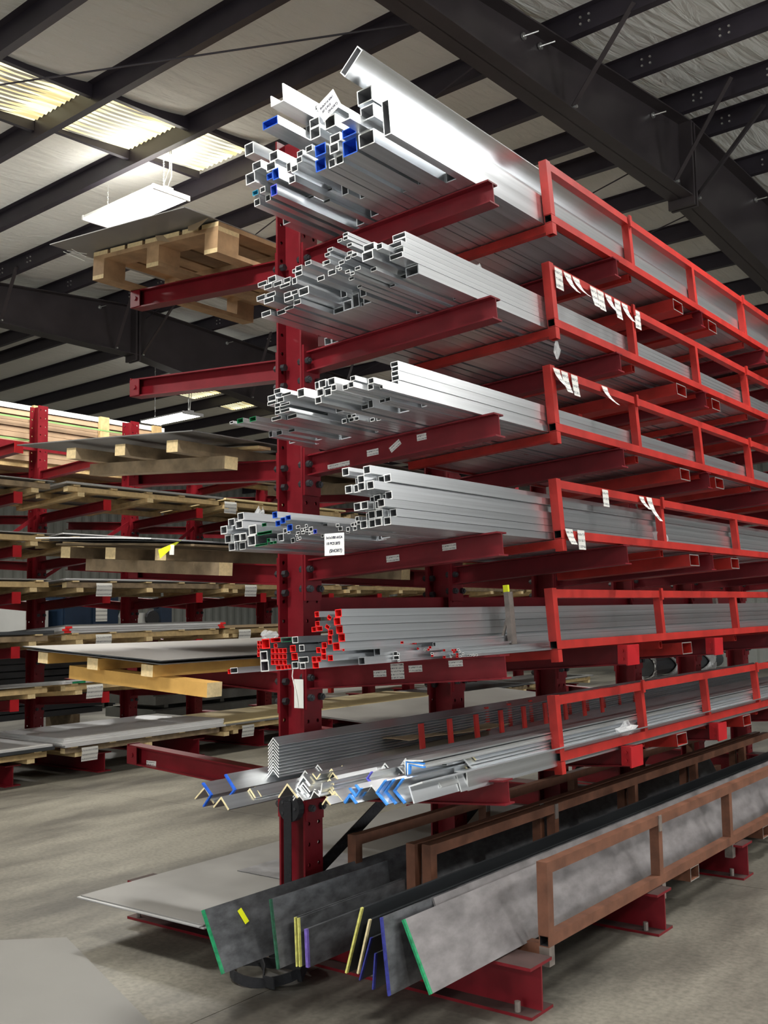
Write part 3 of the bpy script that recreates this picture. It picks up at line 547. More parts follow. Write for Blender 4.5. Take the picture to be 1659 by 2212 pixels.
# ================================================================ ALUMINIUM STOCK
TUBES=[(1,0.082,0.221,0.052,0.053,3.09,"n"),(1,0.078,0.092,0.054,0.049,3.09,"n"),(1,0.112,0.033,0.033,0.021,3.09,"t"),(1,0.121,0.141,0.051,0.036,3.09,"n"),(1,0.091,0.002,0.034,0.031,3.12,"n"),(1,0.156,0.031,0.030,0.024,3.09,"n"),(1,0.193,0.299,0.086,0.037,3.09,"b"),(1,0.157,0.002,0.029,0.028,3.12,"n"),(1,0.199,0.110,0.052,0.036,3.09,"n"),(1,0.198,0.073,0.033,0.028,3.09,"b"),(1,0.220,0.146,0.048,0.041,3.09,"n"),(1,0.207,0.002,0.036,0.047,3.10,"v"),(1,0.246,0.384,0.074,0.029,3.09,"U"),(1,0.232,0.062,0.035,0.048,3.09,"b"),(1,0.082,0.178,0.052,0.042,3.31,"nf"),(1,0.078,0.054,0.054,0.036,3.31,"nf"),(1,0.046,0.002,0.044,0.039,3.35,"nf"),(1,0.311,0.070,0.023,0.039,3.09,"n"),(1,0.318,0.016,0.036,0.031,3.09,"n"),(1,0.336,0.059,0.035,0.028,3.09,"n"),(1,0.365,0.088,0.031,0.025,3.09,"n"),(1,0.372,0.113,0.032,0.024,3.09,"n"),(1,0.193,0.187,0.086,0.055,3.31,"nf"),(1,0.198,0.049,0.033,0.023,3.31,"nf"),(1,0.419,0.116,0.036,0.026,3.09,"n"),(1,0.246,0.335,0.074,0.047,3.31,"nf"),(1,0.232,0.049,0.035,0.011,3.31,"nf"),(1,0.193,0.243,0.086,0.055,3.38,"nf"),(1,0.481,0.180,0.052,0.039,3.05,"n"),(1,0.480,0.132,0.053,0.048,3.05,"n"),(1,0.515,0.246,0.085,0.021,3.05,"n"),(1,0.500,0.053,0.056,0.047,3.05,"b"),(1,0.481,0.002,0.054,0.051,3.07,"b"),(1,0.311,0.047,0.023,0.022,3.31,"nf"),(1,0.318,0.002,0.036,0.013,3.31,"nf"),(1,0.559,0.147,0.054,0.051,3.05,"n"),(1,0.336,0.047,0.035,0.011,3.31,"nf"),(1,0.541,0.002,0.035,0.035,3.08,"n"),(1,0.574,0.038,0.047,0.040,3.05,"n"),(1,0.580,0.078,0.052,0.036,3.05,"n"),(1,0.578,0.002,0.038,0.036,3.08,"n"),(1,0.738,0.060,0.046,0.038,2.92,"C"),(1,0.419,0.002,0.036,0.056,3.31,"nf"),(1,0.657,0.066,0.068,0.034,3.03,"b"),(1,0.640,0.002,0.070,0.064,3.05,"b"),(1,0.480,0.100,0.053,0.031,3.27,"nf"),(1,0.515,0.219,0.085,0.025,3.27,"nf"),(1,0.419,0.059,0.036,0.056,3.38,"nf"),(1,0.268,0.002,0.042,0.038,3.60,"nf"),(1,0.742,0.168,0.072,0.060,3.03,"n"),(1,0.727,0.002,0.075,0.058,3.04,"n"),(1,0.559,0.115,0.054,0.031,3.27,"nf"),(1,0.455,0.002,0.024,0.022,3.39,"nf"),(1,0.752,0.098,0.065,0.056,3.03,"n"),(1,0.371,0.002,0.046,0.042,3.57,"nf"),(1,0.854,0.002,0.035,0.140,3.03,"n"),(1,0.742,0.154,0.072,0.013,3.25,"nf"),(1,0.622,0.002,0.017,0.015,3.47,"nf"),(1,0.710,0.002,0.015,0.014,3.46,"nf"),(1,0.803,0.002,0.050,0.045,3.53,"nf"),(2,0.127,0.069,0.050,0.022,3.10,"n"),(2,0.138,0.128,0.052,0.019,3.10,"n"),(2,0.131,0.002,0.053,0.023,3.12,"n"),(2,0.167,0.046,0.056,0.023,3.10,"n"),(2,0.173,0.107,0.046,0.020,3.10,"n"),(2,0.182,0.069,0.052,0.019,3.10,"n"),(2,0.197,0.128,0.045,0.027,3.10,"n"),(2,0.226,0.104,0.048,0.020,3.10,"n"),(2,0.192,0.002,0.050,0.020,3.15,"n"),(2,0.261,0.088,0.056,0.015,3.10,"n"),(2,0.283,0.104,0.038,0.021,3.10,"n"),(2,0.280,0.043,0.039,0.021,3.10,"n"),(2,0.280,0.024,0.051,0.019,3.10,"n"),(2,0.253,0.002,0.050,0.015,3.13,"n"),(2,0.321,0.043,0.035,0.019,3.10,"n"),(2,0.333,0.135,0.018,0.015,3.10,"n"),(2,0.329,0.086,0.025,0.028,3.10,"n"),(2,0.321,0.002,0.039,0.021,3.11,"n"),(2,0.347,0.114,0.038,0.021,3.10,"n"),(2,0.351,0.135,0.035,0.022,3.10,"n"),(2,0.360,0.027,0.054,0.033,3.10,"n"),(2,0.167,0.025,0.056,0.020,3.32,"nf"),(2,0.173,0.091,0.046,0.015,3.32,"nf"),(2,0.403,0.145,0.033,0.018,3.10,"n"),(2,0.261,0.064,0.056,0.023,3.32,"nf"),(2,0.462,0.062,0.037,0.020,3.10,"n"),(2,0.494,0.118,0.033,0.018,3.10,"n"),(2,0.565,0.079,0.032,0.017,3.02,"n"),(2,0.573,0.110,0.027,0.015,3.02,"n"),(2,0.046,0.002,0.041,0.037,3.63,"nf"),(2,0.329,0.062,0.025,0.023,3.32,"nf"),(2,0.588,0.126,0.027,0.015,3.02,"n"),(2,0.519,0.069,0.041,0.022,3.10,"n"),(2,0.088,0.002,0.041,0.037,3.63,"nf"),(2,0.360,0.002,0.054,0.024,3.32,"nf"),(2,0.623,0.048,0.020,0.011,3.02,"n"),(2,0.641,0.149,0.022,0.012,3.02,"n"),(2,0.634,0.037,0.018,0.010,3.02,"n"),(2,0.639,0.059,0.028,0.015,3.02,"n"),(2,0.403,0.060,0.033,0.042,3.32,"nf"),(2,0.669,0.163,0.025,0.014,3.02,"n"),(2,0.669,0.148,0.023,0.014,3.02,"n"),(2,0.414,0.002,0.046,0.042,3.32,"nf"),(2,0.672,0.067,0.027,0.015,3.02,"n"),(2,0.668,0.016,0.023,0.012,3.02,"n"),(2,0.685,0.116,0.025,0.014,3.02,"n"),(2,0.683,0.084,0.025,0.014,3.02,"n"),(2,0.653,0.002,0.025,0.014,3.06,"n"),(2,0.691,0.002,0.020,0.013,3.02,"n"),(2,0.403,0.102,0.033,0.042,3.39,"nf"),(2,0.704,0.070,0.026,0.015,3.02,"n"),(2,0.462,0.002,0.037,0.059,3.32,"nf"),(2,0.715,0.014,0.026,0.014,3.02,"n"),(2,0.623,0.002,0.022,0.012,3.15,"n"),(2,0.494,0.091,0.033,0.026,3.32,"nf"),(2,0.565,0.002,0.032,0.038,3.24,"nf"),(2,0.573,0.096,0.027,0.013,3.24,"nf"),(2,0.499,0.002,0.019,0.017,3.33,"nf"),(2,0.753,0.038,0.052,0.035,3.02,"n"),(2,0.519,0.002,0.041,0.066,3.32,"nf"),(2,0.762,0.073,0.052,0.027,3.02,"n"),(2,0.565,0.040,0.032,0.038,3.31,"nf"),(2,0.767,0.002,0.027,0.015,3.05,"n"),(2,0.634,0.014,0.018,0.022,3.24,"nf"),(2,0.641,0.074,0.022,0.074,3.24,"nf"),(2,0.823,0.064,0.028,0.022,3.02,"p"),(2,0.669,0.130,0.023,0.018,3.24,"nf"),(2,0.672,0.029,0.027,0.038,3.24,"nf"),(2,0.685,0.098,0.025,0.017,3.24,"nf"),(2,0.704,0.029,0.026,0.040,3.24,"nf"),(2,0.823,0.087,0.061,0.021,3.10,"n"),(2,0.823,0.043,0.061,0.021,3.10,"n"),(2,0.715,0.002,0.026,0.011,3.24,"nf"),(2,0.823,0.065,0.061,0.021,3.11,"n"),(2,0.823,0.109,0.061,0.021,3.13,"n"),(2,0.823,0.131,0.061,0.021,3.13,"n"),(2,0.753,0.017,0.052,0.020,3.24,"nf"),(2,0.823,0.002,0.061,0.039,3.20,"nf"),(2,0.597,0.002,0.024,0.022,3.59,"nf"),(2,0.806,0.002,0.015,0.014,3.56,"nf"),(3,0.085,0.029,0.021,0.011,2.98,"p"),(3,0.127,0.023,0.034,0.019,2.98,"g"),(3,0.197,0.016,0.035,0.019,2.98,"g"),(3,0.085,0.002,0.021,0.026,3.21,"nf"),(3,0.298,0.063,0.047,0.013,2.98,"n"),(3,0.302,0.077,0.043,0.024,2.98,"n"),(3,0.298,0.002,0.052,0.015,3.00,"n"),(3,0.337,0.101,0.036,0.020,2.98,"n"),(3,0.127,0.002,0.034,0.020,3.21,"nf"),(3,0.337,0.047,0.029,0.016,2.98,"n"),(3,0.337,0.033,0.026,0.014,2.98,"n"),(3,0.336,0.018,0.027,0.015,2.98,"n"),(3,0.350,0.063,0.036,0.020,2.98,"n"),(3,0.365,0.019,0.049,0.014,2.98,"n"),(3,0.368,0.045,0.048,0.011,2.98,"n"),(3,0.376,0.083,0.050,0.012,2.98,"n"),(3,0.355,0.002,0.050,0.017,3.03,"n"),(3,0.197,0.002,0.035,0.013,3.21,"nf"),(3,0.046,0.002,0.037,0.034,3.38,"nf"),(3,0.458,0.061,0.037,0.034,2.98,"n"),(3,0.587,0.002,0.031,0.026,2.93,"n"),(3,0.591,0.058,0.020,0.028,2.93,"n"),(3,0.106,0.002,0.020,0.018,3.49,"nf"),(3,0.162,0.002,0.034,0.031,3.43,"nf"),(3,0.598,0.028,0.033,0.029,2.93,"n"),(3,0.368,0.033,0.048,0.011,3.21,"nf"),(3,0.611,0.058,0.034,0.030,2.93,"n"),(3,0.635,0.022,0.033,0.028,2.93,"n"),(3,0.655,0.058,0.034,0.028,2.93,"n"),(3,0.669,0.035,0.024,0.023,2.93,"n"),(3,0.458,0.034,0.037,0.026,3.21,"nf"),(3,0.233,0.002,0.064,0.057,3.51,"nf"),(3,0.438,0.002,0.024,0.019,3.27,"n"),(3,0.746,0.017,0.025,0.020,2.90,"n"),(3,0.467,0.018,0.022,0.017,3.27,"n"),(3,0.774,0.019,0.024,0.022,2.90,"n"),(3,0.475,0.002,0.025,0.015,3.27,"n"),(3,0.784,0.042,0.024,0.018,2.90,"n"),(3,0.491,0.018,0.022,0.012,3.27,"n"),(3,0.504,0.002,0.022,0.015,3.27,"n"),(3,0.635,0.002,0.033,0.019,3.15,"nf"),(3,0.838,0.002,0.026,0.023,2.93,"n"),(3,0.669,0.002,0.024,0.032,3.15,"nf"),(3,0.865,0.014,0.025,0.021,2.90,"n"),(3,0.530,0.002,0.022,0.015,3.34,"n"),(3,0.417,0.002,0.019,0.017,3.52,"nf"),(3,0.556,0.002,0.021,0.015,3.35,"n"),(3,0.746,0.002,0.025,0.014,3.12,"nf"),(3,0.877,0.002,0.014,0.013,2.95,"n"),(3,0.774,0.002,0.024,0.016,3.12,"nf"),(3,0.854,0.107,0.034,0.019,3.06,"n"),(3,0.851,0.036,0.032,0.018,3.06,"n"),(3,0.854,0.072,0.032,0.018,3.06,"n"),(3,0.857,0.090,0.031,0.017,3.06,"n"),(3,0.855,0.054,0.033,0.018,3.06,"n"),(3,0.693,0.002,0.052,0.047,3.32,"nf"),(3,0.808,0.002,0.028,0.026,3.31,"nf"),(4,0.056,0.068,0.037,0.033,2.96,"n"),(4,0.048,0.034,0.036,0.033,2.99,"n"),(4,0.061,0.101,0.037,0.032,3.00,"n"),(4,0.057,0.002,0.036,0.032,3.00,"n"),(4,0.086,0.034,0.037,0.033,3.00,"n"),(4,0.102,0.086,0.039,0.032,3.00,"n"),(4,0.116,0.119,0.035,0.031,3.00,"n"),(4,0.097,0.002,0.036,0.031,3.02,"n"),(4,0.124,0.033,0.036,0.033,3.00,"n"),(4,0.164,0.008,0.045,0.043,3.00,"n"),(4,0.174,0.051,0.043,0.040,3.00,"n"),(4,0.205,0.002,0.068,0.008,3.00,"g"),(4,0.219,0.045,0.080,0.012,3.00,"g"),(4,0.248,0.077,0.024,0.013,3.00,"g"),(4,0.270,0.012,0.017,0.015,3.00,"g"),(4,0.285,0.002,0.017,0.010,3.00,"g"),(4,0.307,0.102,0.026,0.025,3.00,"b"),(4,0.102,0.067,0.039,0.018,3.22,"nf"),(4,0.304,0.002,0.017,0.010,3.00,"g"),(4,0.321,0.068,0.025,0.022,3.00,"b"),(4,0.290,0.013,0.033,0.032,3.04,"n"),(4,0.348,0.075,0.025,0.024,3.00,"b"),(4,0.359,0.036,0.019,0.018,3.00,"n"),(4,0.376,0.085,0.026,0.018,3.00,"b"),(4,0.380,0.031,0.014,0.011,3.00,"n"),(4,0.381,0.042,0.027,0.025,3.00,"b"),(4,0.343,0.002,0.020,0.020,3.06,"n"),(4,0.421,0.014,0.012,0.009,3.00,"n"),(4,0.426,0.046,0.021,0.011,3.00,"n"),(4,0.425,0.023,0.019,0.011,3.00,"n"),(4,0.407,0.002,0.021,0.011,3.02,"n"),(4,0.436,0.002,0.013,0.010,3.00,"n"),(4,0.248,0.057,0.024,0.019,3.22,"nf"),(4,0.449,0.032,0.013,0.012,3.00,"n"),(4,0.452,0.021,0.017,0.011,3.00,"n"),(4,0.462,0.032,0.012,0.012,3.00,"n"),(4,0.473,0.044,0.012,0.012,3.00,"n"),(4,0.473,0.026,0.016,0.011,3.00,"n"),(4,0.488,0.014,0.011,0.011,3.00,"n"),(4,0.491,0.026,0.020,0.017,3.00,"n"),(4,0.307,0.090,0.026,0.011,3.22,"nf"),(4,0.501,0.015,0.010,0.009,3.00,"n"),(4,0.321,0.045,0.025,0.022,3.22,"nf"),(4,0.513,0.015,0.017,0.016,3.00,"v"),(4,0.348,0.053,0.025,0.021,3.22,"nf"),(4,0.359,0.022,0.019,0.013,3.22,"nf"),(4,0.516,0.002,0.014,0.012,3.04,"n"),(4,0.376,0.067,0.026,0.017,3.22,"nf"),(4,0.380,0.002,0.014,0.028,3.22,"nf"),(4,0.426,0.033,0.021,0.011,3.22,"nf"),(4,0.625,0.026,0.016,0.012,3.00,"n"),(4,0.627,0.011,0.020,0.016,3.01,"n"),(4,0.452,0.002,0.017,0.018,3.22,"nf"),(4,0.736,0.193,0.032,0.030,2.92,"n"),(4,0.736,0.129,0.032,0.030,2.93,"n"),(4,0.638,0.002,0.018,0.011,3.04,"n"),(4,0.488,0.002,0.011,0.011,3.22,"nf"),(4,0.673,0.002,0.017,0.017,3.00,"n"),(4,0.501,0.002,0.010,0.013,3.22,"nf"),(4,0.697,0.018,0.015,0.013,3.00,"n"),(4,0.705,0.002,0.018,0.015,3.00,"n"),(4,0.769,0.129,0.032,0.030,2.94,"n"),(4,0.713,0.018,0.012,0.014,3.00,"n"),(4,0.748,0.066,0.032,0.030,2.96,"n"),(4,0.719,0.035,0.018,0.017,3.00,"n"),(4,0.748,0.161,0.032,0.030,2.98,"n"),(4,0.725,0.022,0.017,0.013,3.00,"n"),(4,0.781,0.161,0.032,0.030,2.95,"n"),(4,0.803,0.129,0.032,0.030,2.92,"n"),(4,0.748,0.002,0.032,0.030,2.99,"n"),(4,0.781,0.066,0.032,0.030,2.96,"n"),(4,0.803,0.193,0.032,0.030,2.96,"n"),(4,0.748,0.034,0.032,0.030,3.03,"n"),(4,0.837,0.129,0.032,0.030,2.93,"n"),(4,0.781,0.034,0.032,0.030,3.00,"n"),(4,0.781,0.002,0.032,0.030,3.00,"n"),(4,0.748,0.097,0.032,0.030,3.06,"n"),(4,0.781,0.097,0.032,0.030,3.04,"n"),(4,0.815,0.034,0.032,0.030,3.00,"n"),(4,0.815,0.066,0.032,0.030,3.00,"n"),(4,0.815,0.002,0.032,0.030,2.99,"n"),(4,0.849,0.066,0.032,0.030,2.97,"n"),(4,0.531,0.002,0.046,0.042,3.38,"nf"),(4,0.815,0.161,0.032,0.030,3.03,"n"),(4,0.577,0.002,0.046,0.042,3.34,"nf"),(4,0.815,0.097,0.032,0.030,3.05,"n"),(4,0.849,0.002,0.032,0.030,3.00,"n"),(4,0.849,0.161,0.032,0.030,3.02,"n"),(4,0.849,0.097,0.032,0.030,3.02,"n"),(4,0.849,0.034,0.032,0.030,3.04,"n"),(4,0.725,0.002,0.017,0.019,3.22,"nf"),(4,0.657,0.002,0.014,0.013,3.44,"nf"),(5,0.050,0.002,0.018,0.019,3.00,"r"),(5,0.065,0.004,0.041,0.022,3.00,"n"),(5,0.218,0.061,0.013,0.015,3.00,"r"),(5,0.220,0.077,0.013,0.013,3.00,"r"),(5,0.221,0.093,0.013,0.014,3.00,"r"),(5,0.222,0.108,0.013,0.015,3.00,"r"),(5,0.234,0.093,0.012,0.013,3.00,"r"),(5,0.236,0.108,0.012,0.014,3.00,"r"),(5,0.234,0.045,0.039,0.037,3.00,"d"),(5,0.233,0.002,0.044,0.043,3.00,"d"),(5,0.246,0.090,0.043,0.039,3.00,"r"),(5,0.294,0.112,0.052,0.017,3.00,"R"),(5,0.292,0.070,0.021,0.019,3.00,"r"),(5,0.291,0.048,0.020,0.019,3.00,"r"),(5,0.289,0.026,0.020,0.019,3.00,"r"),(5,0.309,0.091,0.019,0.016,3.00,"r"),(5,0.313,0.069,0.020,0.019,3.00,"r"),(5,0.312,0.047,0.020,0.019,3.00,"r"),(5,0.310,0.025,0.020,0.019,3.00,"r"),(5,0.315,0.006,0.024,0.016,3.00,"r"),(5,0.334,0.068,0.020,0.019,3.00,"r"),(5,0.333,0.046,0.020,0.019,3.00,"r"),(5,0.331,0.024,0.020,0.019,3.00,"r"),(5,0.349,0.110,0.055,0.016,3.00,"G"),(5,0.341,0.005,0.017,0.016,3.00,"r"),(5,0.352,0.023,0.020,0.019,3.00,"r"),(5,0.355,0.067,0.020,0.019,3.00,"r"),(5,0.353,0.045,0.020,0.019,3.00,"r"),(5,0.358,0.006,0.017,0.016,3.00,"r"),(5,0.376,0.007,0.017,0.015,3.00,"r"),(5,0.393,0.069,0.029,0.026,3.00,"r"),(5,0.398,0.038,0.031,0.027,3.00,"r"),(5,0.398,0.006,0.032,0.026,3.00,"n"),(5,0.407,0.102,0.030,0.025,3.00,"n"),(5,0.218,0.002,0.013,0.058,3.22,"nf"),(5,0.234,0.083,0.012,0.009,3.22,"nf"),(5,0.433,0.026,0.050,0.022,3.00,"n"),(5,0.440,0.069,0.026,0.025,3.00,"n"),(5,0.246,0.083,0.043,0.007,3.22,"nf"),(5,0.439,0.002,0.027,0.024,3.00,"n"),(5,0.294,0.108,0.052,0.003,3.22,"nf"),(5,0.289,0.002,0.020,0.023,3.22,"nf"),(5,0.508,0.138,0.023,0.019,3.00,"r"),(5,0.500,0.025,0.022,0.021,3.00,"r"),(5,0.502,0.002,0.031,0.022,3.00,"r"),(5,0.528,0.192,0.022,0.021,3.00,"r"),(5,0.528,0.158,0.022,0.019,3.00,"r"),(5,0.525,0.058,0.021,0.021,3.00,"r"),(5,0.533,0.139,0.029,0.018,3.00,"r"),(5,0.524,0.025,0.021,0.020,3.00,"r"),(5,0.349,0.096,0.055,0.013,3.22,"nf"),(5,0.548,0.053,0.024,0.021,3.00,"r"),(5,0.548,0.032,0.024,0.021,3.00,"r"),(5,0.553,0.074,0.025,0.022,3.00,"r"),(5,0.106,0.002,0.055,0.049,3.52,"nf"),(5,0.573,0.141,0.027,0.021,3.00,"X"),(5,0.376,0.002,0.017,0.004,3.22,"nf"),(5,0.586,0.176,0.026,0.020,3.00,"X"),(5,0.393,0.064,0.029,0.004,3.22,"nf"),(5,0.584,0.086,0.021,0.017,3.00,"r"),(5,0.579,0.025,0.025,0.022,3.00,"r"),(5,0.586,0.104,0.020,0.016,3.00,"r"),(5,0.588,0.120,0.024,0.020,3.00,"r"),(5,0.398,0.033,0.031,0.004,3.22,"nf"),(5,0.398,0.002,0.032,0.003,3.22,"nf"),(5,0.407,0.096,0.030,0.005,3.22,"nf"),(5,0.616,0.062,0.032,0.029,2.99,"r"),(5,0.628,0.154,0.032,0.029,2.99,"r"),(5,0.628,0.184,0.032,0.029,3.00,"r"),(5,0.628,0.123,0.032,0.029,3.00,"r"),(5,0.440,0.048,0.026,0.020,3.22,"nf"),(5,0.162,0.002,0.055,0.049,3.56,"nf"),(5,0.628,0.093,0.032,0.029,3.01,"r"),(5,0.636,0.061,0.013,0.008,3.00,"r"),(5,0.652,0.058,0.010,0.008,3.00,"r"),(5,0.508,0.079,0.023,0.059,3.22,"nf"),(5,0.528,0.177,0.022,0.013,3.22,"nf"),(5,0.525,0.045,0.021,0.011,3.22,"nf"),(5,0.533,0.096,0.029,0.042,3.22,"nf"),(5,0.548,0.002,0.024,0.029,3.22,"nf"),(5,0.628,0.002,0.032,0.029,3.12,"nf"),(5,0.586,0.162,0.026,0.013,3.22,"nf"),(5,0.579,0.002,0.025,0.022,3.22,"nf"),(5,0.628,0.032,0.032,0.029,3.22,"nf"),(5,0.586,0.078,0.009,0.008,3.30,"n"),(5,0.597,0.077,0.009,0.008,3.30,"n"),(5,0.625,0.016,0.021,0.015,3.30,"n"),(5,0.661,0.027,0.020,0.016,3.30,"n"),(5,0.661,0.011,0.027,0.016,3.30,"n"),(5,0.680,0.027,0.011,0.009,3.30,"n"),(5,0.680,0.002,0.010,0.008,3.30,"n"),(5,0.483,0.002,0.016,0.015,3.58,"nf"),(5,0.700,0.071,0.014,0.009,3.30,"r"),(5,0.624,0.061,0.013,0.010,3.45,"X"),(5,0.636,0.061,0.013,0.010,3.45,"X"),(5,0.586,0.047,0.009,0.030,3.52,"nf"),(5,0.648,0.067,0.012,0.008,3.45,"r"),(5,0.597,0.047,0.009,0.029,3.52,"nf"),(5,0.659,0.066,0.013,0.010,3.45,"X"),(5,0.668,0.043,0.013,0.010,3.45,"X"),(5,0.674,0.071,0.013,0.009,3.45,"X"),(5,0.701,0.036,0.013,0.009,3.45,"Y"),(5,0.720,0.037,0.011,0.008,3.45,"r"),(5,0.728,0.045,0.012,0.009,3.45,"r"),(5,0.607,0.002,0.016,0.015,3.63,"nf"),(5,0.735,0.020,0.012,0.009,3.45,"n"),(5,0.736,0.012,0.011,0.008,3.45,"r"),(5,0.700,0.045,0.014,0.024,3.52,"nf"),(5,0.738,0.002,0.013,0.010,3.53,"r"),(5,0.741,0.030,0.011,0.008,3.53,"r"),(5,0.674,0.053,0.013,0.017,3.67,"nf"),(5,0.771,0.002,0.012,0.009,3.53,"Y"),(5,0.752,0.002,0.017,0.015,3.56,"nf"),(5,0.782,0.028,0.011,0.008,3.53,"r"),(5,0.788,0.020,0.011,0.008,3.53,"r"),(5,0.701,0.002,0.013,0.033,3.67,"nf"),(5,0.795,0.028,0.011,0.008,3.53,"r"),(5,0.801,0.002,0.011,0.008,3.53,"r"),(5,0.802,0.011,0.011,0.008,3.53,"r"),(5,0.808,0.028,0.011,0.008,3.53,"n"),(5,0.720,0.002,0.011,0.034,3.67,"nf"),(5,0.816,0.019,0.009,0.008,3.53,"n"),(5,0.815,0.002,0.011,0.008,3.53,"n"),(5,0.830,0.011,0.010,0.008,3.53,"n"),(5,0.817,0.011,0.009,0.008,3.57,"n"),(5,0.828,0.002,0.009,0.008,3.57,"n"),(5,0.840,0.002,0.010,0.008,3.57,"n"),(5,0.854,0.002,0.009,0.008,3.57,"n"),(5,0.868,0.002,0.010,0.008,3.57,"n"),(5,0.788,0.002,0.011,0.017,3.75,"nf")]
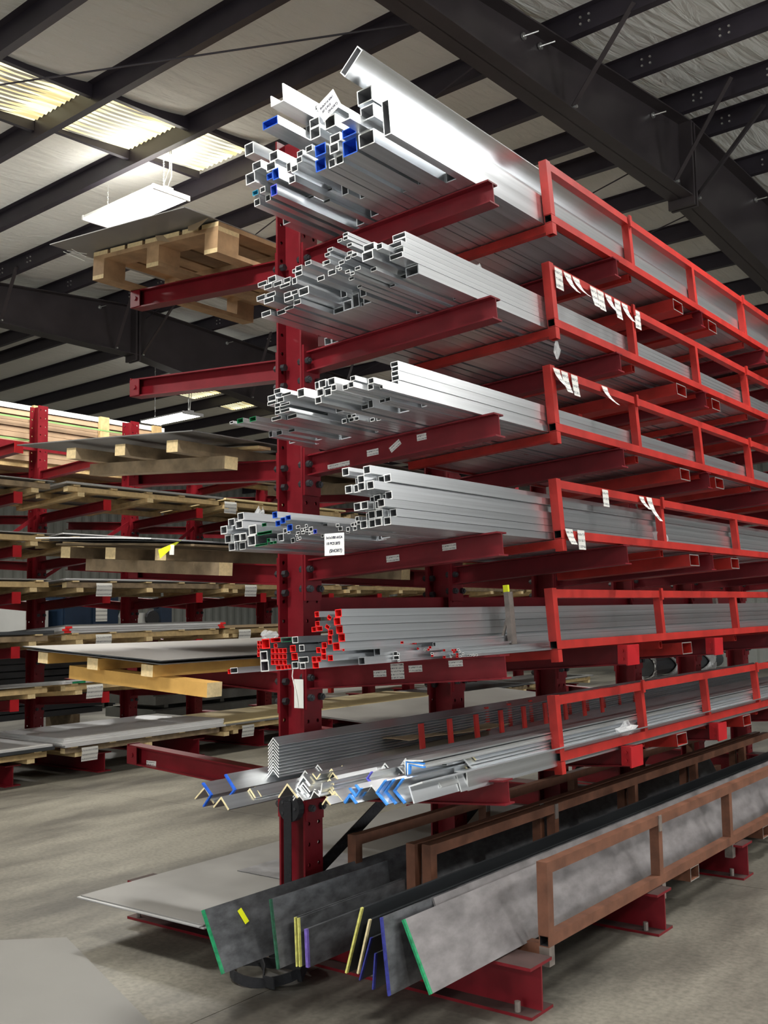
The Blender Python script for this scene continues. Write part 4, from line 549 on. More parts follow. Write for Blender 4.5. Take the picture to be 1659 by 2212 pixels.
ANGLES=[(-0.005,0.060,0.079,8,"t",2.93),(0.060,0.032,0.066,90,"b",2.90),(0.219,0.022,0.059,5,"t",2.80),(0.160,0.049,0.077,95,"b",2.93),(0.222,0.054,0.045,5,"t",2.95),(0.219,0.055,0.049,0,"t",2.98),(0.171,0.226,0.044,0,"n",3.15),(0.170,0.213,0.044,0,"n",3.15),(0.169,0.200,0.044,0,"n",3.15),(0.168,0.188,0.044,0,"n",3.15),(0.167,0.175,0.044,0,"n",3.15),(0.166,0.163,0.044,0,"n",3.15),(0.165,0.150,0.044,0,"n",3.15),(0.164,0.138,0.044,0,"n",3.15),(0.163,0.125,0.044,0,"n",3.15),(0.162,0.113,0.044,0,"n",3.15),(0.161,0.100,0.044,0,"n",3.15),(0.418,0.075,0.071,0,"t",2.95),(0.444,0.063,0.039,0,"n",2.98),(0.442,0.049,0.039,0,"n",2.98),(0.460,0.041,0.039,0,"n",2.96),(0.450,0.060,0.049,0,"n",3.00),(0.453,0.074,0.049,0,"n",3.00),(0.411,0.094,0.041,0,"n",3.05),(0.439,0.095,0.048,0,"n",3.02),(0.235,0.083,0.050,0,"n",3.26),(0.504,0.044,0.036,-10,"n",3.00),(0.235,0.042,0.050,0,"n",3.31),(0.235,0.069,0.050,0,"t",3.32),(0.235,0.056,0.050,0,"t",3.32),(0.469,0.073,0.030,180,"t",3.06),(0.235,0.096,0.050,0,"n",3.34),(0.523,0.033,0.036,150,"n",3.02),(0.595,0.019,0.030,0,"t",2.96),(0.584,0.026,0.032,0,"t",2.98),(0.515,0.076,0.031,0,"t",3.08),(0.514,0.061,0.031,0,"t",3.08),(0.529,0.036,0.031,0,"t",3.06),(0.522,0.047,0.031,0,"t",3.07),(0.468,0.104,0.032,0,"t",3.15),(0.340,0.080,0.047,0,"t",3.30),(0.343,0.068,0.047,0,"t",3.30),(0.491,0.093,0.031,0,"t",3.13),(0.345,0.055,0.047,0,"t",3.30),(0.348,0.043,0.047,0,"t",3.30),(0.351,0.030,0.047,0,"t",3.30),(0.571,0.039,0.051,0,"t",3.04),(0.353,0.018,0.047,0,"t",3.30),(0.581,0.032,0.050,0,"t",3.03),(0.356,0.006,0.047,0,"t",3.30),(0.517,0.082,0.031,20,"t",3.12),(0.301,0.056,0.057,0,"n",3.42),(0.390,0.096,0.052,0,"t",3.31),(0.304,0.043,0.057,0,"n",3.42),(0.310,0.083,0.050,0,"n",3.41),(0.308,0.030,0.057,0,"n",3.42),(0.311,0.017,0.057,0,"n",3.42),(0.314,0.005,0.056,0,"n",3.42),(0.317,-0.008,0.056,0,"n",3.42),(0.390,0.042,0.052,0,"t",3.33),(0.321,-0.021,0.056,0,"n",3.42),(0.657,0.032,0.043,0,"s",3.02),(0.310,0.056,0.050,0,"n",3.45),(0.675,0.026,0.039,0,"s",3.00),(0.310,0.069,0.050,0,"n",3.45),(0.390,0.083,0.052,0,"n",3.36),(0.465,0.096,0.050,0,"t",3.28),(0.465,0.042,0.050,0,"n",3.28),(0.390,0.056,0.052,0,"n",3.37),(0.390,0.069,0.052,0,"n",3.37),(0.465,0.069,0.050,0,"t",3.28),(0.310,0.042,0.050,0,"n",3.48),(0.685,0.008,0.042,180,"s",3.02),(0.308,0.011,0.057,0,"n",3.50),(0.307,-0.001,0.057,0,"n",3.50),(0.306,-0.012,0.057,0,"n",3.50),(0.305,-0.024,0.057,0,"n",3.50),(0.465,0.083,0.050,0,"n",3.30),(0.699,0.034,0.039,90,"s",3.04),(0.465,0.056,0.050,0,"t",3.34),(0.699,0.030,0.039,90,"s",3.06),(0.596,0.061,0.037,-90,"v",3.20),(0.716,0.058,0.064,0,"n",3.08),(0.763,0.035,0.063,-90,"s",3.04),(0.771,0.033,0.064,-90,"s",3.08),(0.540,0.083,0.050,0,"n",3.39),(0.540,0.096,0.050,0,"n",3.40),(0.540,0.069,0.050,0,"n",3.41),(0.540,0.042,0.050,0,"t",3.44),(0.797,0.033,0.064,-90,"s",3.10),(0.540,0.056,0.050,0,"n",3.45),(0.793,0.032,0.060,-90,"n",3.12),(0.615,0.042,0.055,0,"n",3.36),(0.615,0.083,0.055,0,"n",3.39),(0.615,0.056,0.055,0,"n",3.39),(0.615,0.096,0.055,0,"n",3.42),(0.785,0.131,0.086,-45,"n",3.20),(0.615,0.069,0.055,0,"n",3.43),(0.791,0.127,0.080,-40,"s",3.20),(0.797,0.123,0.074,-38,"n",3.20),(0.615,0.110,0.055,0,"n",3.44),(0.854,0.046,0.065,-60,"n",3.12),(0.804,0.118,0.070,-36,"s",3.20),(0.690,0.083,0.055,0,"n",3.41),(0.690,0.056,0.055,0,"t",3.41),(0.690,0.096,0.055,0,"t",3.42),(0.690,0.110,0.055,0,"t",3.43),(0.690,0.069,0.055,0,"n",3.44),(0.799,0.067,0.064,90,"n",3.30),(0.850,0.016,0.030,90,"n",3.22),(0.690,0.042,0.055,0,"t",3.47),(0.770,0.090,0.056,-45,"n",3.42),(0.848,0.012,0.030,90,"n",3.30),(0.776,0.088,0.049,-45,"n",3.42),(0.760,0.110,0.050,0,"t",3.46),(0.760,0.083,0.050,0,"n",3.47),(0.876,0.005,0.020,100,"n",3.30),(0.760,0.056,0.050,0,"n",3.49),(0.760,0.069,0.050,0,"t",3.50),(0.760,0.096,0.050,0,"t",3.52),(0.760,0.042,0.050,0,"t",3.53),(0.868,0.041,0.068,30,"n",3.42),(0.830,0.110,0.050,0,"n",3.52),(0.830,0.042,0.050,0,"n",3.52),(0.830,0.096,0.050,0,"n",3.54),(0.830,0.069,0.050,0,"t",3.54),(0.883,0.047,0.076,45,"n",3.47),(0.830,0.083,0.050,0,"n",3.55),(0.830,0.056,0.050,0,"t",3.56),(0.830,0.123,0.050,0,"t",3.57)]
ENDC = {'n': (alu_end, alu_in), 'b': (p_blue, p_blue), 'g': (p_green, p_green), 'r': (p_red, p_red), 't': (p_teal, p_teal), 'v': (p_vio, p_blue), 'd': (alu_end, p_dark), 'p': (alu_end, alu_in), 'X': (p_red, p_red), 'Y': (alu_end, alu_in), 'R': (p_red, p_red), 'G': (p_green, alu_in), 'U': (alu_end, alu), 'C': (alu_end, alu)}
ENDN = {'n': 'bare', 'b': 'blue', 'g': 'green', 'r': 'red', 't': 'teal', 'v': 'violet', 'd': 'dark', 'p': 'plastic-wrapped', 'X': 'red', 'Y': 'bare', 'R': 'red', 'G': 'bare', 'U': 'bare', 'C': 'bare'}
TN = {1: 'top tier', 2: 'second tier', 3: 'third tier', 4: 'fourth tier', 5: 'fifth tier'}
nf = {}; ns = {}
for (k, u, w, a, b, Y, cc) in TUBES:
    fill = cc.endswith('f'); c = cc[0]; L = 6.1 - (0.5 if fill else 0) + 0.1 * random.random()
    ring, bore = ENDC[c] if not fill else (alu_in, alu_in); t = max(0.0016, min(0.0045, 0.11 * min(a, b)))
    big = max(a, b); size = 'large' if big > 0.062 else ('medium' if big > 0.038 else ('small' if big > 0.02 else 'tiny'))
    sq = 'square' if 0.66 < a / b < 1.5 else ('flat rectangular' if a > b else 'tall rectangular')
    m = MB()
    if c in 'UC':
        t = 0.005
        if c == 'U': prof = [(0, 0), (a, 0), (a, b + 0.05), (a - t, b + 0.05), (a - t, t), (t, t), (t, b + 0.02), (0, b + 0.02)]
        else: prof = [(0, 0), (a, 0), (a, b), (a - t, b), (a - t, t), (0, t)]
        n = len(prof)
        for y in (0, L): m.v += [(x, y, z) for x, z in prof]
        for i in range(n):
            j = (i + 1) % n; m.f.append((i, j, n + j, n + i)); m.m.append(0)
        m.f.append(tuple(range(n - 1, -1, -1))); m.m.append(1); m.f.append(tuple(range(n, 2 * n))); m.m.append(1)
        o = m.build('aluminium_channel', [alu, ring], None, frame(k) @ T(u, Y, w))
        tag(o, 'bare U-shaped aluminium channel on top of the left bundle, top tier' if c == 'U' else 'bare aluminium channel lying beside the tall box tube, top tier', 'channel')
        continue
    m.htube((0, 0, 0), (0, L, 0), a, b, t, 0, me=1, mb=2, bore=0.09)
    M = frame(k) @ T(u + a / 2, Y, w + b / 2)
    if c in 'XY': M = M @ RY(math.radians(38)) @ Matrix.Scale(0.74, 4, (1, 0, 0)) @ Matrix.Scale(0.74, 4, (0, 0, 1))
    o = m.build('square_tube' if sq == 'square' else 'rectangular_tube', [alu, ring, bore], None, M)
    if fill:
        nf[k] = nf.get(k, 0) + 1
        lb = '%s %s aluminium tube set back behind the front ends, %s, %s from left' % (size, sq, TN[k], ordn(nf[k]))
    else:
        ns[k] = ns.get(k, 0) + 1
        lb = '%s %s aluminium tube with %s end, %s, %s end from left' % (size, sq, ENDN[c], TN[k], ordn(ns[k]))
    tag(o, lb, 'metal tube', 'aluminium tubes on the %s' % TN[k])
# tall silver tube leaning on top of the box tube (top tier)
m = MB(); m.htube((0, 0, 0), (0, 6.3, 0), 0.035, 0.115, 0.004, 0, me=1, mb=2)
o = m.build('rectangular_tube', [alu, alu_end, alu_in], None, frame(1) @ T(0.80, 2.93, 0.285) @ RY(math.radians(52)))
tag(o, 'broad silver rectangular tube tilted on its edge above everything else, top tier', 'metal tube', 'aluminium tubes on the top tier')
# angles on the sixth tier
AC = {'n': alu_end, 't': p_tan, 'b': p_blue, 's': p_sky, 'v': p_vio}; ACN = {'n': 'bare', 't': 'cream', 'b': 'dark blue', 's': 'sky blue', 'v': 'violet'}
for i, (u, w, Lg, phi, c, Y) in enumerate(ANGLES):
    t = 0.0045 if Lg < 0.045 else 0.006; s2 = math.sqrt(0.5)
    pr = [(0, 0), (-Lg * s2, -Lg * s2), (-(Lg - t) * s2, -(Lg + t) * s2), (0, -2 * t * s2), ((Lg - t) * s2, -(Lg + t) * s2), (Lg * s2, -Lg * s2)]
    L = 6.1; m = MB(); n = 6
    for y in (0, 0.012 if c in 'bsv' else 0.003, L): m.v += [(x, y, z) for x, z in pr]
    for (o_, mi) in ((0, 1 if c != 'n' else 0), (n, 0)):
        for q in range(n):
            j = (q + 1) % n; m.f.append((o_ + q, o_ + j, o_ + n + j, o_ + n + q)); m.m.append(mi)
    for q in ((0, 3, 2, 1), (0, 5, 4, 3)): m.f.append(q); m.m.append(1); m.f.append(tuple(2 * n + x for x in q)); m.m.append(0)
    o = m.build('aluminium_angle', [alu, AC[c]], None, frame(6) @ T(u, Y, max(w, 0.02 if abs(phi) > 60 else Lg * 0.75)) @ RY(math.radians(phi)))
    tag(o, '%s aluminium angle with %s end, sixth tier, %s angle end from left' % ('broad' if Lg > 0.045 else ('narrow' if Lg < 0.028 else 'mid-size'), ACN[c], ordn(i + 1)), 'metal angle', 'aluminium angles on the sixth tier')
# ================================================================ BROWN CRADLES AND STEEL PLATES ON THE BASES
def brown_cradle(x0, x1, Y0, Y1, posts, label, z0=0.193, h=0.33, t=0.045):
    r = empty('stock_cradle', label, 'cradle', T(0, Y0, 0), 'brown cradles on the rack bases'); L = Y1 - Y0
    for x in (x0, x1):
        for z in (z0 + t / 2, z0 + h - t / 2): MB().htube((x, 0.0, z), (x, L, z), t, t, 0.004, 0, me=0, mb=1).build('bottom_rail' if z < 0.3 else 'top_rail', [brown, boltm], r)
        for i, y in enumerate(posts):
            yy = y - Y0
            MB().box((x - t / 2 - 0.001, yy - (0.003 if i == 0 else t / 2), z0 + t), (x + t / 2 + 0.001, yy + (t if i == 0 else t / 2), z0 + h - (t if i else -0.002))).build('post', brown, r)
            if i == 1: MB().box((x + t / 2, yy - 0.02, z0 + h - 0.075), (x + t / 2 + 0.006, yy + 0.012, z0 + h)).build('lug', rawst, r)
            if x == x1: MB().htube((x, yy + t / 2, z0), (x, yy + t / 2, z0 - 0.075), t, t, 0.004, 0, up=(0, 1, 0), me=0, mb=1).build('foot_stub', [rawst, boltm], r)
    for y in posts[:-1]:
        if all(abs(y + 0.025 - c) > 0.13 for c in CY): MB().htube((x0 + t / 2, y - Y0 + t / 2, z0 - 0.012), (x1 - t / 2, y - Y0 + t / 2, z0 - 0.012), t, t, 0.004, 0, me=0, mb=1).build('cross_tube', [brown, boltm], r)
    for y in (5.42, 6.62):
        if x1 > -2.3: MB().htube((x0 + 0.03, y - Y0, z0 - 0.035), (x1 + 0.02, y - Y0, z0 - 0.035), 0.12, 0.07, 0.005, 0, me=1, mb=2, bore=0.25).build('fork_pocket', [brown, zinc, boltm], r)
PB = [3.82, 4.98, 6.0, 7.0, 8.0]
brown_cradle(-2.665, -2.10, 3.82, 8.6, PB, 'rusty brown steel cradle at floor level, nearest the aisle')
brown_cradle(-3.065, -2.735, 3.80, 8.6, [3.80, 4.95, 6.0, 7.0, 8.0], 'rusty brown steel cradle at floor level, against the rack uprights')
def plate(xb, zb, xt, zt, Y0, L, th, mts, label, edge=None):
    """flat bar stood on edge, leaning; edge paint on its front end"""
    A = Vector((xb, 0, zb)); B = Vector((xt, 0, zt)); d = (B - A); n = Vector((d.z, 0, -d.x)).normalized() * th
    m = MB(); P = [A, A + n, B + n, B]
    for y in (0, 0.012, L): m.v += [(p.x, y, p.z) for p in P]
    for o_, mi in ((0, 1), (4, 0)):
        for i in range(4):
            j = (i + 1) % 4; m.f.append((o_ + i, o_ + j, o_ + 4 + j, o_ + 4 + i)); m.m.append(mi)
    m.f.append((3, 2, 1, 0)); m.m.append(1); m.f.append((8, 9, 10, 11)); m.m.append(0)
    o = m.build('steel_plate', [mts, edge or mts], None, T(0, Y0, 0)); return tag(o, label, 'steel plate', 'steel flat bars stood on edge')
ZB = 0.1925
p_nav = mat('navy_edge_paint', (0.03, 0.035, 0.22), 0.5, 0, 0.4, (40, 40, 40))
plate(-2.185, ZB, -2.300, 0.43, 3.13, 5.3, 0.010, steel2, 'pale grey steel plate with green front edge, frontmost and largest', p_grn2)
plate(-2.222, ZB, -2.325, 0.452, 3.36, 5.0, 0.009, steel2, 'pinkish steel plate just behind the frontmost one, set back', None)
plate(-2.300, ZB, -2.330, 0.455, 3.04, 5.2, 0.007, steel, 'dark steel plate with blue front edge, second from the aisle', p_nav)
plate(-2.385, ZB, -2.372, 0.32, 3.06, 4.6, 0.006, dsteel, 'low blue-edged steel plate half hidden behind the second plate', p_nav)
plate(-2.485, ZB, -2.43, 0.352, 3.11, 5.0, 0.006, dsteel, 'short dark plate leaning right, edged blue and red', p_nav)
plate(-2.535, ZB, -2.475, 0.398, 3.16, 5.2, 0.008, dsteel, 'black steel plate with cream front edge leaning right', p_tan)
plate(-2.575, ZB, -2.496, 0.442, 3.14, 5.2, 0.008, dsteel, 'taller black plate with green-yellow front edge leaning right', p_yel)
plate(-2.735, ZB, -2.742, 0.333, 3.10, 0.7, 0.013, steel, 'low upright plate with purple front edge', p_pur)
plate(-2.760, ZB, -2.768, 0.372, 3.09, 0.7, 0.005, steel, 'upright plate with yellow front edge beside the purple one', p_yel)
plate(-2.772, ZB, -2.780, 0.374, 3.085, 0.7, 0.005, steel, 'second yellow-edged upright plate, left of its twin', p_yel)
plate(-2.812, ZB, -2.850, 0.445, 3.02, 0.75, 0.007, steel, 'weathered dark plate set behind the big green-edged one', mat('faded_green_edge', (0.02, 0.09, 0.05), 0.6, 0, 0.5, (40, 40, 40)))
plate(-2.945, ZB, -3.055, 0.408, 2.86, 5.4, 0.008, steel, 'big dark plate with green front edge and a yellow tag', p_grn2)
for i, (x, h) in enumerate(((-2.40, 0.30), (-2.44, 0.29))): plate(x, ZB, x - 0.01, h, 3.9, 4.4, 0.008, dsteel, 'low black flat bar between the leaning plates, %s one' % ('right' if i == 0 else 'left'))
# yellow tag on the big dark plate
m = MB(); m.v = [(0, 0, 0), (0.02, 0.012, 0.0), (0.045, 0.04, -0.06), (0.012, 0.035, -0.055)]; m.f = [(0, 1, 2, 3)]; m.m = [0]
m = MB(); m.box((-0.0008, -0.012, -0.03), (0.0008, 0.012, 0.03)); tag(m.build('yellow_tag', yellowtag, None, T(-3.012, 3.045, 0.352) @ RY(math.radians(-27)) @ RX(0.3)), 'small fluorescent yellow tag stuck on the big dark plate', 'tag')
# plate stack on the left half of the bases
for i in range(4):
    m = MB(); dx = 0.010 * math.sin(i * 2.1); m.box((-4.25 + dx, 3.20 + 0.012 * math.cos(i * 1.7), ZB + 0.0055 * i), (-3.41 + dx, 6.3, ZB + 0.0055 * i + 0.0048))
    tag(m.build('steel_plate', gsheet if i == 3 else mat('plate_edge_steel', (0.40, 0.40, 0.40), 0.45, 0.4, 0.15, (3, 3, 3))), 'wide grey steel plate on the left rack bases, %s of the stack' % ('topmost' if i == 3 else ordn(i + 1) + ' from the bottom'), 'steel plate', 'wide plates left of the upright')
m = MB(); m.box((-3.95, 3.95, ZB + 0.0222), (-3.50, 4.55, ZB + 0.0245)); tag(m.build('steel_offcut', mat('scuffed_steel', (0.20, 0.20, 0.21), 0.42, 0.5, 0.3, (9, 9, 9))), 'small scuffed square sheet lying on the wide plate stack', 'steel sheet')
# sheet on the floor at lower left
m = MB(); prof = [(-4.9, 2.68), (-4.336, 3.19), (-2.95, 2.63), (-2.6, 1.6), (-4.4, 1.5)]
n = len(prof)
for z in (0.001, 0.009): m.v += [(x, y, z) for x, y in prof]
m.f = [tuple(range(n - 1, -1, -1)), tuple(range(n, 2 * n))] + [(i, (i + 1) % n, n + (i + 1) % n, n + i) for i in range(n)]; m.m = [0] * len(m.f)
tag(m.build('sheet_metal', mat('dull_grey_sheet', (0.15, 0.146, 0.136), 0.5, 0.2, 0.1, (1.5, 1.5, 1.5), 0.02)), 'dull grey metal sheet lying on the floor at the lower left', 'metal sheet')
# lifting sling on the floor
def strap(pts, w, th, mt, name, label, cat, up=(0, 0, 1)):
    m = MB(); P = [Vector(p) for p in pts]; N = len(P)
    for i, p in enumerate(P):
        d = (P[min(i + 1, N - 1)] - P[max(i - 1, 0)]).normalized(); a = d.cross(Vector(up)).normalized(); b = a.cross(d)
        for sx, sz in ((-1, -1), (1, -1), (1, 1), (-1, 1)): m.v.append(tuple(p + b * (sx * w / 2) + a * (sz * th / 2)))
    for i in range(N - 1):
        for j in range(4):
            k2 = (j + 1) % 4; m.f.append((4 * i + j, 4 * i + k2, 4 * i + 4 + k2, 4 * i + 4 + j)); m.m.append(0)
    m.f.append((3, 2, 1, 0)); m.m.append(0); m.f.append(tuple(4 * (N - 1) + j for j in range(4))); m.m.append(0)
    return tag(m.build(name, mt, None), label, cat)

# ================================================================ LEFT SIDE OF THE NEAR RACK: skids, pallet, sheets
SLL = math.atan(0.058)
def frameL(k): return T(-3.39, 0, ZL[k]) @ RY(SLL)          # local x runs back along -x from the upright, z above arm top
def joist(m, x0, x1, y0, y1, z0, z1): return m.boxe((x0, y0, z0), (x1, y1, z1), 1)
def skid(k, label, js, Yf, Yb, runY, rx, mt, jh=0.056, jw=0.075, slats=(), mrun=None):
    r = empty('timber_skid', label, 'skid', frameL(k) @ T(0, Yf, 0), 'timber skids left of the upright')
    for x in js: joist(MB(), x - jw / 2, x + jw / 2, 0, Yb - Yf, 0.001, jh).build('joist', [mt, wend], r)
    for y in runY: MB().boxe((rx[0], y - Yf, -0.060), (rx[1], y - Yf + 0.085, 0.0), 0).build('runner', [mrun or mt, wend], r)
    for y in slats: MB().boxe((rx[0] - 0.1, y - Yf, jh), (rx[1] + 0.02, y - Yf + 0.085, jh + 0.014), 0).build('slat', [pine, wend], r)
    return r
def warped(k, x0, x1, Y0, Y1, z, th, mt, label, name='metal_sheet', amp=0.012, ph=0.0, cat='metal sheet', me=None):
    nx, ny = 6, 14; m = MB()
    f = lambda i, j: amp * (math.sin(ph + 2.2 * i / nx) * math.cos(ph * 1.7 + 3.0 * j / ny) + 0.35 * math.sin(5 * j / ny + ph))
    for s in (0, 1):
        for j in range(ny + 1):
            for i in range(nx + 1): m.v.append((x0 + (x1 - x0) * i / nx, (Y1 - Y0) * j / ny, z + th * s + f(i, j)))
    N = (nx + 1) * (ny + 1); id_ = lambda i, j, s: s * N + j * (nx + 1) + i
    for j in range(ny):
        for i in range(nx):
            m.f.append((id_(i, j, 1), id_(i + 1, j, 1), id_(i + 1, j + 1, 1), id_(i, j + 1, 1))); m.m.append(0)
            m.f.append((id_(i, j, 0), id_(i, j + 1, 0), id_(i + 1, j + 1, 0), id_(i + 1, j, 0))); m.m.append(0)
    for i in range(nx):
        m.f.append((id_(i, 0, 0), id_(i + 1, 0, 0), id_(i + 1, 0, 1), id_(i, 0, 1))); m.m.append(1)
        m.f.append((id_(i, ny, 0), id_(i, ny, 1), id_(i + 1, ny, 1), id_(i + 1, ny, 0))); m.m.append(1)
    for j in range(ny):
        m.f.append((id_(0, j, 0), id_(0, j, 1), id_(0, j + 1, 1), id_(0, j + 1, 0))); m.m.append(1)
        m.f.append((id_(nx, j, 0), id_(nx, j + 1, 0), id_(nx, j + 1, 1), id_(nx, j, 1))); m.m.append(1)
    return tag(m.build(name, [mt, me or mt], None, (frameL(k) if k else Matrix.Identity(4)) @ T(0, Y0, 0)), label, cat)
# top tier: nine-block pallet with a sheet
r = empty('wooden_pallet', 'wooden block pallet on the top left arms, seen from below', 'pallet', frameL(1) @ T(-0.115, 3.38, 0.002))
for x in (0, -0.42, -0.85):
    MB().boxe((x - 0.09, 0, 0), (x, 1.12, 0.022), 1).build('bottom_board', [palw, wend], r)
    for y in (0, 0.49, 0.98): MB().box((x - 0.09, y, 0.022), (x, y + 0.14, 0.105)).build('block', palw, r)
for y in (0, 0.49, 0.98): MB().boxe((-0.94, y, 0.105), (0, y + 0.14, 0.127), 0).build('stringer_board', [palw, wend], r)
for i in range(7): MB().boxe((-0.94 + 0.1375 * i, 0, 0.127), (-0.94 + 0.1375 * i + 0.115, 1.12, 0.149), 1).build('deck_board', [palw, wend], r)
warped(1, -1.16, -0.13, 3.18, 4.6, 0.156, 0.004, gsheet, 'dull grey metal sheet overhanging the pallet on the top left arms', amp=0.004)
for i, (x, y, a) in enumerate(((-0.55, 3.30, 0.3), (-0.30, 3.29, -0.2))):
    m = MB(); m.v = [(0, 0, 0), (0.17, 0.01, 0.004), (0.10, -0.015, -0.045), (0.02, -0.01, -0.03)]; m.f = [(0, 1, 2), (0, 2, 3)]; m.m = [0, 0]
    tag(m.build('paper_scrap', kraft, None, frameL(1) @ T(x, y + 0.065, 0.151) @ RZ(a)), 'torn brown paper hanging under the top sheet, %s piece' % ('left' if i == 0 else 'right'), 'paper', 'torn paper under the top sheet')
# third tier
skid(3, 'weathered timber skid on the third-tier left arms', (-0.975, -0.595, -0.225), 3.20, 5.5, (3.40, 4.75), (-1.085, -0.085), oldw, slats=(3.6, 3.95))
warped(3, -1.40, -0.06, 3.17, 5.5, 0.082, 0.005, gsheet, 'grey metal sheet on slats atop the weathered third-tier skid', amp=0.006, ph=0.6)
# fourth tier
skid(4, 'rough brown timber skid on the fourth-tier left arms', (-1.01, -0.66, -0.30), 3.20, 5.6, (3.34, 4.75), (-1.03, -0.06), oldw)
warped(4, -1.12, -0.10, 3.22, 5.5, 0.064, 0.010, oldw, 'thin warped wooden board on the fourth-tier skid', name='plywood_board', amp=0.006, cat='board')
warped(4, -1.16, -0.12, 3.16, 5.5, 0.082, 0.004, dsteel, 'dark sheet under the white sheet on the fourth tier', amp=0.006, ph=0.3)
warped(4, -1.18, -0.30, 3.14, 5.2, 0.092, 0.006, white, 'white sheet lying uppermost on the fourth-tier left arms', amp=0.006, ph=0.3)
m = MB(); m.v = [(0, 0, 0), (0.03, 0.01, 0.012), (-0.09, -0.02, -0.035), (-0.075, -0.02, -0.075)]; m.f = [(0, 1, 3, 2)]; m.m = [0]
tag(m.build('yellow_tag', yellowtag, None, frameL(4) @ T(-0.17, 3.17, 0.083)), 'fluorescent yellow tag hanging from the fourth-tier sheets', 'tag')
m = MB(); m.box((-0.03, -0.001, -0.045), (0.0, 0.0, 0.0)); tag(m.build('paper_note', paper, None, frameL(4) @ T(-0.17, 3.165, 0.072)), 'small white note beside the yellow tag, fourth tier', 'paper')
# fifth tier
skid(5, 'orange lumber skid under the broad grey sheet on the fifth tier', (-0.87, -0.50, -0.13), 2.98, 5.5, (3.02, 4.75), (-0.72, 0.20), orange, jh=0.052)
warped(5, -0.98, -0.02, 2.965, 5.4, 0.056, 0.004, gsheet, 'lower broad grey sheet on the fifth-tier left arms', amp=0.004)
warped(5, -1.0, -0.015, 2.955, 5.4, 0.069, 0.005, mat('broad_grey_sheet', (0.20, 0.188, 0.172), 0.5, 0.25, 0.1, (2, 2, 2), 0.02), 'broad grey-brown sheet uppermost on the fifth-tier left arms', amp=0.010, ph=1.2, me=dsteel)
# ================================================================ SECOND RACK (left)
X2 = -9.665; Y2 = [4.40, 5.65, 6.67, 7.92, 8.93, 10.17, 11.18, 12.42, 13.43, 14.67, 15.7, 16.9]
Z2 = [3.08, 2.61, 2.11, 1.68, 1.18, 0.70]
rack2 = empty('cantilever_rack', 'long crimson cantilever rack on the left, loaded with sheet packs', 'rack', T(X2, Y2[0], 0))
ARM2 = MB().ibeam((0, 0, -0.095), (1.075, 0, 0.07 * 1.02 - 0.095), 0.075, 0.095, 0.007, 0.006).mesh('arm', red)
BASE2 = MB().ibeam((-1.2, 0, 0), (1.17, 0, 0), 0.16, 0.19, 0.011, 0.009).mesh('base', red)
ECAP = MB().box((0, -0.045, -0.1), (0.01, 0.045, 0.008)).mesh('arm_end_cap', MATS['new_red_paint'])
for i, y in enumerate(Y2):
    link('column', COLM, rack2, T(0, y - Y2[0], -0.03)); link('base', BASE2, rack2, T(0, y - Y2[0], 0))
    for z in Z2:
        for s in (1, -1):
            a = link('arm', ARM2, rack2, T(0.092, y - Y2[0], z) if s == 1 else T(-0.092, y - Y2[0], z) @ RZ(math.pi))
            link('end_plate', PLATE, a, T(-0.012, 0, 0))
            if s == 1 and y < 12:
                link('arm_end_cap', ECAP, a, T(1.075, 0, 0.07 * 1.02))
                for dy in (-0.036, 0.036): link('bolt', BOLT, a, T(0.0, dy, -0.14))
for a, b in zip(Y2, Y2[1:]):
    MB().box((-0.03, a - Y2[0] + 0.006, 3.3), (0.03, b - Y2[0] - 0.006, 3.38)).build('tie_beam', red, rack2)
    MB().prism([(-0.02, 0), (0.02, 0), (0.02, 0.005), (-0.02, 0.005)], (0, a - Y2[0] + 0.01, 1.9), (0, b - Y2[0] - 0.01, 2.6), up=(1, 0, 0)).build('cross_brace', red, rack2)
BAY = [('A', 3.75, 5.95, 'at the far left'), ('B', 6.15, 8.15, 'left of centre'), ('C', 8.25, 10.3, 'behind the near upright'), ('D', 10.5, 12.6, 'seen through the near rack'), ('E', 12.9, 15.0, 'farther along'), ('F', 15.2, 17.3, 'at the far end')]
LVN = ['top arms', 'second arms', 'third arms', 'fourth arms', 'fifth arms', 'sixth arms', 'bases']
def note(M, w, h, label, mt=None):
    m = MB(); n = 4
    for i in range(n + 1):
        for x in (-w / 2, w / 2): m.v.append((0.006 * math.sin(i * 1.3) + 0.0, x, -h * i / n))
    for i in range(n): m.f.append((2 * i, 2 * i + 1, 2 * i + 3, 2 * i + 2)); m.m.append(0)
    return tag(m.build('paper_note', mt or tagp, None, M), label, 'paper', 'paper notes on the sheet packs')
